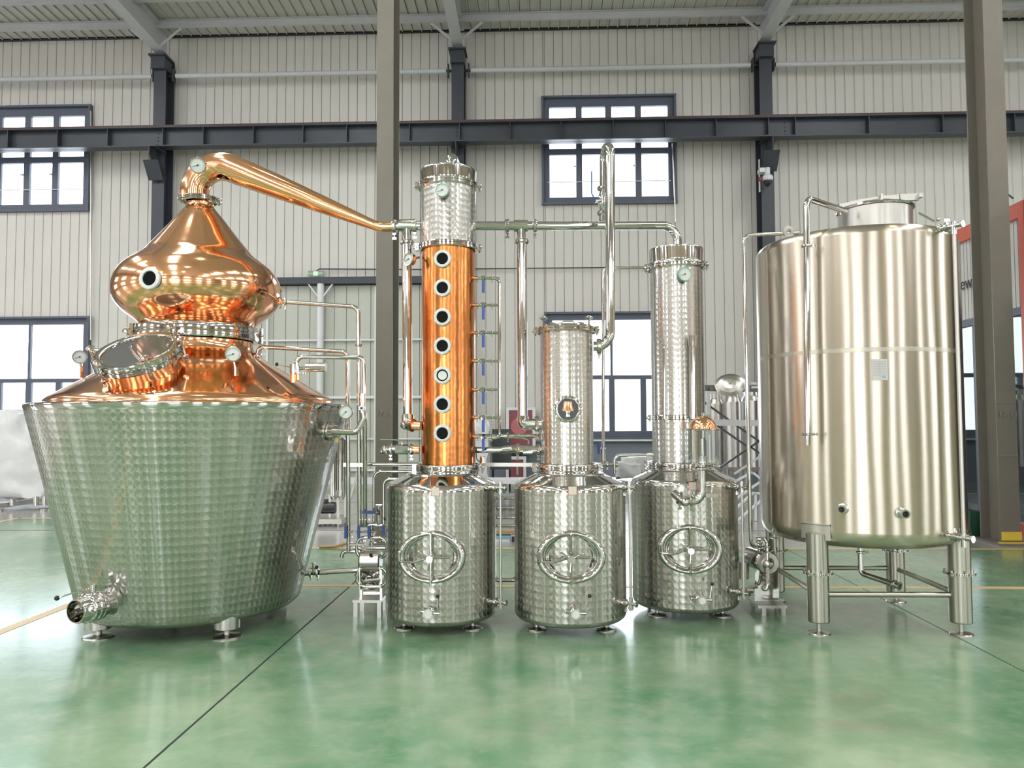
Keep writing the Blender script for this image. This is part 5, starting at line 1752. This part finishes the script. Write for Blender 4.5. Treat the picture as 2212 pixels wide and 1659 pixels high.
# fire hose cabinets by the wall
Yc_ = 18.3
for (x0, x1, y0, y1, nm, lab) in ((1093, 1157, 880, 978, 'hose_cabinet', 'upper red-fronted fire hose cabinet with white frame between the copper and middle columns'),
                                  (1093, 1137, 986, 1037, 'extinguisher_cabinet', 'lower red-fronted cabinet with white frame and slot window')):
    t = thing(nm, lab, 'cabinet', U((x0 + x1) / 2, y1, Yc_))
    a_, b_ = U(x0, y0, Yc_), U(x1, y1, Yc_)
    wd, ht = b_.x - a_.x, a_.z - b_.z
    cx0, cz0 = (a_.x + b_.x) / 2, (a_.z + b_.z) / 2
    MB().box((cx0, Yc_ + 0.14, cz0), (wd - 0.01, 0.24, ht - 0.01)).build('case', M['white'], t, smooth=False)
    fr = MB()
    fr.box((cx0, Yc_, a_.z - 0.035), (wd, 0.05, 0.07)).box((cx0, Yc_, b_.z + 0.035), (wd, 0.05, 0.07)).box((a_.x + 0.035, Yc_, cz0), (0.07, 0.05, ht - 0.14)).box((b_.x - 0.035, Yc_, cz0), (0.07, 0.05, ht - 0.14))
    fr.build('door_frame', M['white'], t, smooth=False)
    MB().box((cx0, Yc_ + 0.01, cz0), (wd - 0.13, 0.02, ht - 0.13)).build('door_panel', M['maroon'], t, smooth=False)
    if nm == 'hose_cabinet':
        MB().lathe([(0, 0), (0.20, 0), (0.21, 0.008)], frame_mat(V(cx0 - 0.03, Yc_ - 0.004, cz0 + 0.1), (0, -1, 0)), 32).build('hose_disc', M['pink'], t)
    else:
        MB().box((cx0, Yc_ + 0.14, 0.06), (wd - 0.05, 0.2, 0.12)).build('plinth', M['white'], t, smooth=False)
        MB().box((cx0 + 0.03, Yc_ - 0.002, cz0 - 0.03), (0.05, 0.01, 0.25)).build('slot_window', M['steel_satin'], t, smooth=False)
# wrapped equipment and other things seen between the columns
def lumpy(name, c, size, mat, parent=None, amp=0.05, seed=1, sub=10):
    """box with a gathered, wrinkled cover"""
    from mathutils import noise as ns
    bm = bmesh.new()
    bmesh.ops.create_cube(bm, size=1)
    bmesh.ops.subdivide_edges(bm, edges=bm.edges[:], cuts=sub, use_grid_fill=True)
    mb = MB()
    for v in bm.verts:
        p = v.co.copy()
        q = Vector((p.x, p.y, p.z))
        r_ = max(abs(p.x), abs(p.y), abs(p.z))
        k = 1 - 0.10 * (p.length / 0.866) ** 4
        w_ = Vector((p.x * size[0] * k, p.y * size[1] * k, p.z * size[2] * k))
        d_ = ns.noise_vector(w_ * 3.1 + Vector((seed * 7, 0, 0))) * amp + ns.noise_vector(w_ * 9 + Vector((0, seed * 3, 0))) * amp * 0.4
        mb.v.append(w_ + d_ + Vector(c))
    bm.verts.index_update()
    for f in bm.faces:
        mb.f.append([v.index for v in f.verts])
        mb.uv.append(None)
    bm.free()
    return mb.build(name, mat, parent, sharp=80)


a_, b_ = U(1008, 905, 16), U(1056, 1050, 16)
o = lumpy('wrapped_crate', ((a_.x + b_.x) / 2, 16.2, a_.z / 2 + 0.02), (b_.x - a_.x, 0.5, a_.z - 0.03), M['wrap'], amp=0.06, seed=2)
tag(o, 'tall white plastic-wrapped crate seen just right of the copper column', 'crate')
t = thing('office_chair', 'dark grey padded chair beside the white wrapped crate', 'chair', (U(1084, 1036, 17).x, 17, 0))
xx = U(1084, 1000, 16.8).x
MB().box((xx, 16.8, 0.95), (0.42, 0.06, 0.75)).build('backrest', M['grey_obj'], t, smooth=False)
MB().box((xx, 16.55, 0.52), (0.44, 0.46, 0.09)).build('seat', M['grey_obj'], t, smooth=False)
for sx_ in (-0.18, 0.18):
    for sy_ in (-0.18, 0.18):
        MB().cyl((xx + sx_, 16.55 + sy_, 0), (xx + sx_, 16.55 + sy_, 0.5), 0.015, seg=8).build('leg', M['black'], t)
t = thing('work_bench', 'low white work bench with steel legs seen between the first two kettles', 'bench', (U(1092, 1060, 13).x, 13, 0))
xx = U(1092, 1050, 13).x
zz = U(1092, 1040, 13).z
MB().box((xx, 13.2, zz), (0.9, 0.8, 0.05)).build('bench_top', M['white'], t, smooth=False)
MB().box((xx, 13.2, zz * 0.45), (0.85, 0.7, 0.03)).build('lower_shelf', M['white'], t, smooth=False)
for sx_ in (-0.4, 0.4):
    for sy_ in (-0.3, 0.3):
        MB().box((xx + sx_, 13.2 + sy_, zz / 2), (0.04, 0.04, zz)).build('leg', M['steel_satin'], t, smooth=False)
xx = U(1088, 1165, 9.7).x
tag(MB().box((xx, 9.75, U(1088, 1150, 9.7).z), (0.42, 0.12, 0.045)).build('wood_plank', M['wood'], smooth=False), 'short orange-brown wood plank lying on the white boxes', 'plank')
zz = U(1088, 1154, 9.7).z
t = thing('carton', 'white carton with blue lid standing on the grey floor behind the kettles', 'box', (xx - 0.05, 9.75, 0))
MB().box((xx - 0.05, 9.75, (zz - 0.04) / 2), (0.26, 0.25, zz - 0.04)).build('box_body', M['white'], t, smooth=False)
MB().box((xx - 0.05, 9.75, zz - 0.03), (0.27, 0.26, 0.03)).build('lid', M['cyan'], t, smooth=False)
t = thing('parts_crate', 'small dark purple crate with white top beside the blue-lidded carton', 'crate', (xx + 0.17, 9.72, 0))
MB().box((xx + 0.17, 9.72, zz * 0.42), (0.13, 0.2, zz * 0.75)).build('crate_body', simple('purple_net', (0.06, 0.03, 0.12), 0.5), t, smooth=False)
MB().box((xx + 0.17, 9.72, zz * 0.85), (0.12, 0.19, zz * 0.12)).build('crate_top', M['white'], t, smooth=False)
# white sacks
o = lumpy('plastic_sack', (U(1382, 1005, 8.2).x, 8.2, 1.05), (0.42, 0.4, 0.16), M['wrap'], amp=0.06, seed=5)
tag(o, 'crumpled white sack lying upper, behind the tall column kettle', 'sack')
o = lumpy('plastic_sack', (U(1352, 1012, 8.2).x, 8.15, 0.98), (0.24, 0.35, 0.16), M['wrap'], amp=0.05, seed=9)
tag(o, 'small grey-white sack poking out behind the middle kettle shoulder', 'sack')
t = thing('trestle_table', 'plain table carrying the white sacks behind the kettles', 'table', (U(1375, 1030, 8.2).x, 8.2, 0))
xx = U(1372, 1030, 8.2).x
MB().box((xx, 8.2, 0.86), (0.75, 0.6, 0.04)).build('table_top', M['steel_satin'], t, smooth=False)
for sx_ in (-0.33, 0.33):
    for sy_ in (-0.25, 0.25):
        MB().cyl((xx + sx_, 8.2 + sy_, 0), (xx + sx_, 8.2 + sy_, 0.86), 0.018, seg=8).build('leg', M['steel_satin'], t)
# small skid with twin tubes and a black motor, far behind the pot still
Yk = 11.2
t = thing('small_skid', 'small steel skid with two upright tubes and a black motor beyond the pot still', 'skid', FL(720, 1130))
sx0 = U(675, 1125, Yk).x
sx1 = U(747, 1125, Yk).x
zk = U(710, 1122, Yk).z
MB().box(((sx0 + sx1) / 2, Yk, zk), (sx1 - sx0, 0.5, 0.07)).build('deck', M['steel_satin'], t, smooth=False)
for x_ in (sx0 + 0.05, sx1 - 0.05):
    for y_ in (-0.2, 0.2):
        MB().cyl((x_, Yk + y_, 0), (x_, Yk + y_, zk), 0.02, seg=8).build('skid_leg', M['steel_satin'], t)
for px, r_ in ((722, 0.064), (738, 0.056)):
    MB().lathe([(0, -0.05), (r_ * 0.6, -0.04), (r_, 0.0), (r_, 0.82), (0, 0.86)], T(U(px, 1072, Yk)), 20).build('upright_tube', M['steel'], t)
    for s_ in (-1, 1):
        MB().bar(U(px, 1068, Yk) + V(s_ * r_, 0, 0), U(px, 1122, Yk) + V(s_ * r_, 0, 0), 0.03, 0.02).build('tube_leg', M['steel_satin'], t, smooth=False)
MB().cyl(U(690, 1097, Yk), U(724, 1097, Yk), 0.085, seg=20).box(U(697, 1086, Yk), (0.14, 0.12, 0.10)).build('motor', M['black'], t)
MB().bar(U(777, 1005, Yk), U(742, 1130, Yk), 0.04, 0.03).build('diagonal_strut', M['steel_satin'], t, smooth=False)
MB().tube([U(702, 1131, Yk), U(707, 1138, Yk), U(714, 1131, Yk), U(720, 1139, Yk), U(726, 1132, Yk)], 0.008, 0.03, 6).build('loose_cable', M['black'], t)
xx = U(795, 1100, 10.5)
t = thing('small_stand', 'low grey metal stand beside the brown-grey column foot', 'stand', (xx.x, 10.5, 0))
MB().box((xx.x, 10.5, U(795, 1062, 10.5).z), (0.20, 0.20, 0.03)).build('stand_top', M['steel_satin'], t, smooth=False)
for s_ in (-0.08, 0.08):
    MB().box((xx.x + s_, 10.5, U(795, 1062, 10.5).z / 2), (0.03, 0.03, U(795, 1062, 10.5).z)).build('leg', M['steel_satin'], t, smooth=False)
tl_ = thing('spanner', 'long brown-handled wrench lying on the floor line behind the pot still', 'tool', FL(715, 1182))
MB().tube([FL(690, 1181, 0.02), FL(722, 1181, 0.02), FL(748, 1174, 0.03)], 0.016, 0.05, 8).build('handle', M['wood'], tl_)
MB().bar(FL(736, 1175, 0.03), FL(750, 1172, 0.03), 0.05, 0.02).build('jaw', M['steel_satin'], tl_, smooth=False)

# wrapped pallet on a steel frame at the left edge
Yw = 12.9
a_, b_ = U(-70, 893, Yw), U(99, 1082, Yw)
t = thing('wrapped_machine', 'bulky machine in white plastic wrap on a steel frame, left edge', 'machine', ((a_.x + b_.x) / 2, Yw + 0.4, 0))
cz0 = (a_.z + b_.z) / 2
lumpy('plastic_cover', ((a_.x + b_.x) / 2, Yw + 0.5, cz0 + 0.03), (b_.x - a_.x, 1.0, a_.z - b_.z + 0.05), M['wrap'], t, amp=0.07, seed=3, sub=16)
for px in (-50, 27, 78, 97):
    MB().cyl(U(px, 1060, Yw + 0.2), U(px, 1092, Yw + 0.2), 0.045, seg=14).build('leg', M['steel'], t)
MB().bar(U(-80, 1105, Yw - 0.3), U(105, 1078, Yw + 0.8), 0.07, 0.07).bar(U(-80, 1088, Yw + 1.1), U(105, 1088, Yw + 1.1), 0.06, 0.06).build('base_frame', M['steel_satin'], t, smooth=False)
for px in (0, -60, 95):
    p = U(px, 1100, Yw - 0.1)
    MB().box((p.x, p.y, p.z / 2), (0.08, 0.08, p.z)).build('frame_foot', M['steel_satin'], t, smooth=False)

# scaffold platform with steel tanks, right of the tall column
Yf = 12.6
t = thing('service_platform', 'grey service platform with diagonal braces and handrails in front of far tanks', 'platform', (U(1600, 1100, Yf).x, Yf, 0))
for n_, (a_, b_, w1, w2, mt_) in enumerate((
        ((1500, 838), (1650, 840), 0.10, 0.06, 'rusty'), ((1500, 912), (1650, 914), 0.10, 0.06, 'roofbeam'),
        ((1520, 868), (1612, 934), 0.035, 0.03, 'beam'), ((1612, 934), (1640, 953), 0.035, 0.03, 'beam'), ((1640, 953), (1556, 1010), 0.035, 0.03, 'beam'),
        ((1540, 913), (1612, 963), 0.045, 0.03, 'beam'), ((1618, 963), (1645, 982), 0.03, 0.03, 'beam'), ((1586, 1024), (1645, 984), 0.035, 0.03, 'roofbeam'))):
    mat = simple('rusty_blue_bar', (0.16, 0.15, 0.15), 0.6, var=0.5, vs=4) if mt_ == 'rusty' else M[mt_]
    MB().bar(U(*a_, Yf), U(*b_, Yf), w2, w1 if n_ < 2 else w2).build('rail' if n_ < 2 else 'brace', mat, t, smooth=False)
for px in (1530, 1648):
    MB().box((U(px, 900, Yf).x, Yf, U(px, 836, Yf).z / 2), (0.06, 0.06, U(px, 836, Yf).z)).build('post', M['roofbeam'], t, smooth=False)
for a_, b_ in (((1588, 1040), (1625, 1020)), ((1628, 1022), (1645, 1036)), ((1590, 1078), (1640, 1042)), ((1590, 1098), (1628, 1064)), ((1590, 1128), (1645, 1080)), ((1628, 1065), (1645, 1066)), ((1632, 1066), (1632, 1125)), ((1590, 1140), (1645, 1140))):
    MB().bar(U(*a_, Yf - 1), U(*b_, Yf - 1), 0.03, 0.03).build('stair_rail', M['white'], t, smooth=False)
zfar = 14.2
for i, (px, hw, ytop, lab) in enumerate(((1549, 17, 872, 'left of three small steel tanks behind the platform, lid slightly raised'), (1584, 19, 868, 'centre one of three small steel tanks behind the platform'),
                                     (1624, 21, 866, 'right of three small steel tanks behind the platform, dark lid tipped up'))):
    c = U(px, 950, zfar - 0.3 * (i % 2))
    r_ = hw / 1660 * c.y
    t = thing('steel_tank', lab, 'tank', (c.x, c.y, 0), 'tanks behind the platform')
    zt_ = U(px, ytop, c.y).z
    zb_ = U(px, 1008, c.y).z
    MB().lathe([(0, zb_ - 0.15), (r_, zb_), (r_, zt_), (r_ * 0.8, zt_ + 0.08), (r_ * 0.7, zt_ + 0.09), (r_ * 0.7, zt_ + 0.18), (0, zt_ + 0.18)], T(c.x, c.y, 0), 32).build('body', M['steel_satin'], t)
    MB().lathe([(0, 0), (r_ * 0.85, 0), (r_ * 0.85, 0.03), (0, 0.06)], axmat((c.x, c.y, zt_ + 0.22), (-0.25 if i else 0.1, 0, 1)), 28).build('lid', M['beam'] if i == 2 else M['steel'], t)
    for s_ in (-1, 1):
        MB().cyl((c.x + s_ * r_ * 0.7, c.y, 0), (c.x + s_ * r_ * 0.7, c.y, zb_), 0.03, seg=8).build('leg', M['steel_satin'], t)
t = thing('tank_lid', 'round domed steel lid tilted upright on the platform rail', 'lid', U(1576, 850, Yf - 0.1))
MB().lathe([(0.235, 0), (0.24, 0.012), (0.225, 0.02), (0.18, 0.05), (0.10, 0.075), (0, 0.085)], axmat(U(1577, 832, Yf - 0.12), (-0.35, -1, 0.35)), 40, 1.0, 0.8).build('dome', M['steel_satin'], t)
MB().sphere(axmat(U(1577, 832, Yf - 0.12), (-0.35, -1, 0.35)) @ V(0, 0, 0.09), 0.02, 10).build('knob', M['steel'], t)
tag(MB().cyl(U(1622, 837, Yf), U(1636, 837, Yf), 0.035, seg=12).cyl(U(1629, 831, Yf), U(1629, 826, Yf), 0.05, seg=12).build('rail_fitting', M['white']), 'small white fitting sitting on the platform rail', 'fitting')

# red-framed cabin behind the right column
P1, P2 = FL(2085, 1126), FL(2230, 1160)
d_ = (P2 - P1).normalized()
n_ = Vector((d_.y, -d_.x, 0))
if n_.y > 0:
    n_ = -n_
far = P1 - d_ * 0.35
near = P1 + d_ * 5.0
t = thing('red_framed_cabin', 'red-framed workshop cabin with glass doors and ribbed grey cladding, behind right column', 'cabin', (far + near) / 2)


def on_face(px, py):
    """pixel -> point on the cabin's front face"""
    dd = _f + _r * ((px - CXP) / FPX) - _u * ((py - CYP) / FPX)
    o_ = Vector((0, 0, CAMH))
    k_ = (P1 - o_).dot(n_) / dd.dot(n_)
    return o_ + dd * k_


ztop_ = on_face(2095, 488).z
L_ = (near - far).length
mf_ = Matrix((d_, -n_, Z)).transposed().to_4x4()
mf_.translation = far
zgl = on_face(2100, 690).z
MB().box((L_ / 2, 0.0, ztop_ - 0.1), (L_, 0.12, 0.20), mf_).build('top_beam', M['red'], t, smooth=False)
MB().box((L_ / 2, 0.0, 0.07), (L_, 0.12, 0.14), mf_).build('bottom_beam', M['red'], t, smooth=False)
xr = (on_face(2214, 600) - far).dot(d_)
for x_ in (0.06, xr + 0.06, xr + 2.4):
    MB().box((x_, 0.0, ztop_ / 2), (0.12, 0.13, ztop_), mf_).build('post', M['red'], t, smooth=False)
MB().box((L_ / 2, 1.2, ztop_ / 2), (L_, 0.05, ztop_), mf_).build('back_panel', M['grey_obj'], t, smooth=False)
MB().box((L_ / 2, 0.6, ztop_ - 0.03), (L_, 1.2, 0.04), mf_).build('roof_panel', M['red'], t, smooth=False)
k_ = int((xr - 0.1) / 0.085)
for i in range(k_ + 24):
    MB().box((0.12 + 0.085 * (i + 0.5), 0.01, (ztop_ - 0.2 + zgl) / 2), (0.07, 0.03, ztop_ - 0.2 - zgl), mf_).build('cladding_slat', M['wall'], t, smooth=False)
MB().box((L_ / 2, 0.04, (ztop_ - 0.2 + zgl) / 2), (L_, 0.02, ztop_ - 0.2 - zgl), mf_).build('cladding_back', M['walldark'], t, smooth=False)
MB().box((L_ / 2, 0.0, zgl - 0.04), (L_, 0.08, 0.10), mf_).build('header', M['frame'], t, smooth=False)
for i in range(8):
    x_ = 0.15 + i * 0.62
    MB().box((x_ + 0.31, 0.01, (zgl + 0.1) / 2), (0.54, 0.012, zgl - 0.22), mf_).build('door_glass', M['tintglass'], t, smooth=False)
    MB().box((x_, 0.0, (zgl + 0.1) / 2), (0.07, 0.05, zgl - 0.1), mf_).build('door_stile', M['frame'], t, smooth=False)
pw = on_face(2093, 612)
text_mesh('cladding_text', 'ew', 0.26, frame_mat(pw + n_ * 0.04, n_), M['black'], t, 0.003)
MB().tube([on_face(2205, 428) + n_ * 0.1, on_face(2185, 412) + n_ * 0.1, on_face(2172, 411) + n_ * 0.1], 0.012, 0.02, 6).build('loose_twig', M['green_cloth'], t)
o = lumpy('tarpaulin_bundle', (U(2108, 1142, 10.3).x, 10.3, 0.16), (0.34, 0.4, 0.34), M['green_cloth'], amp=0.05, seed=6)
tag(o, 'dark green rolled tarpaulin on the floor at the right column foot', 'tarpaulin')
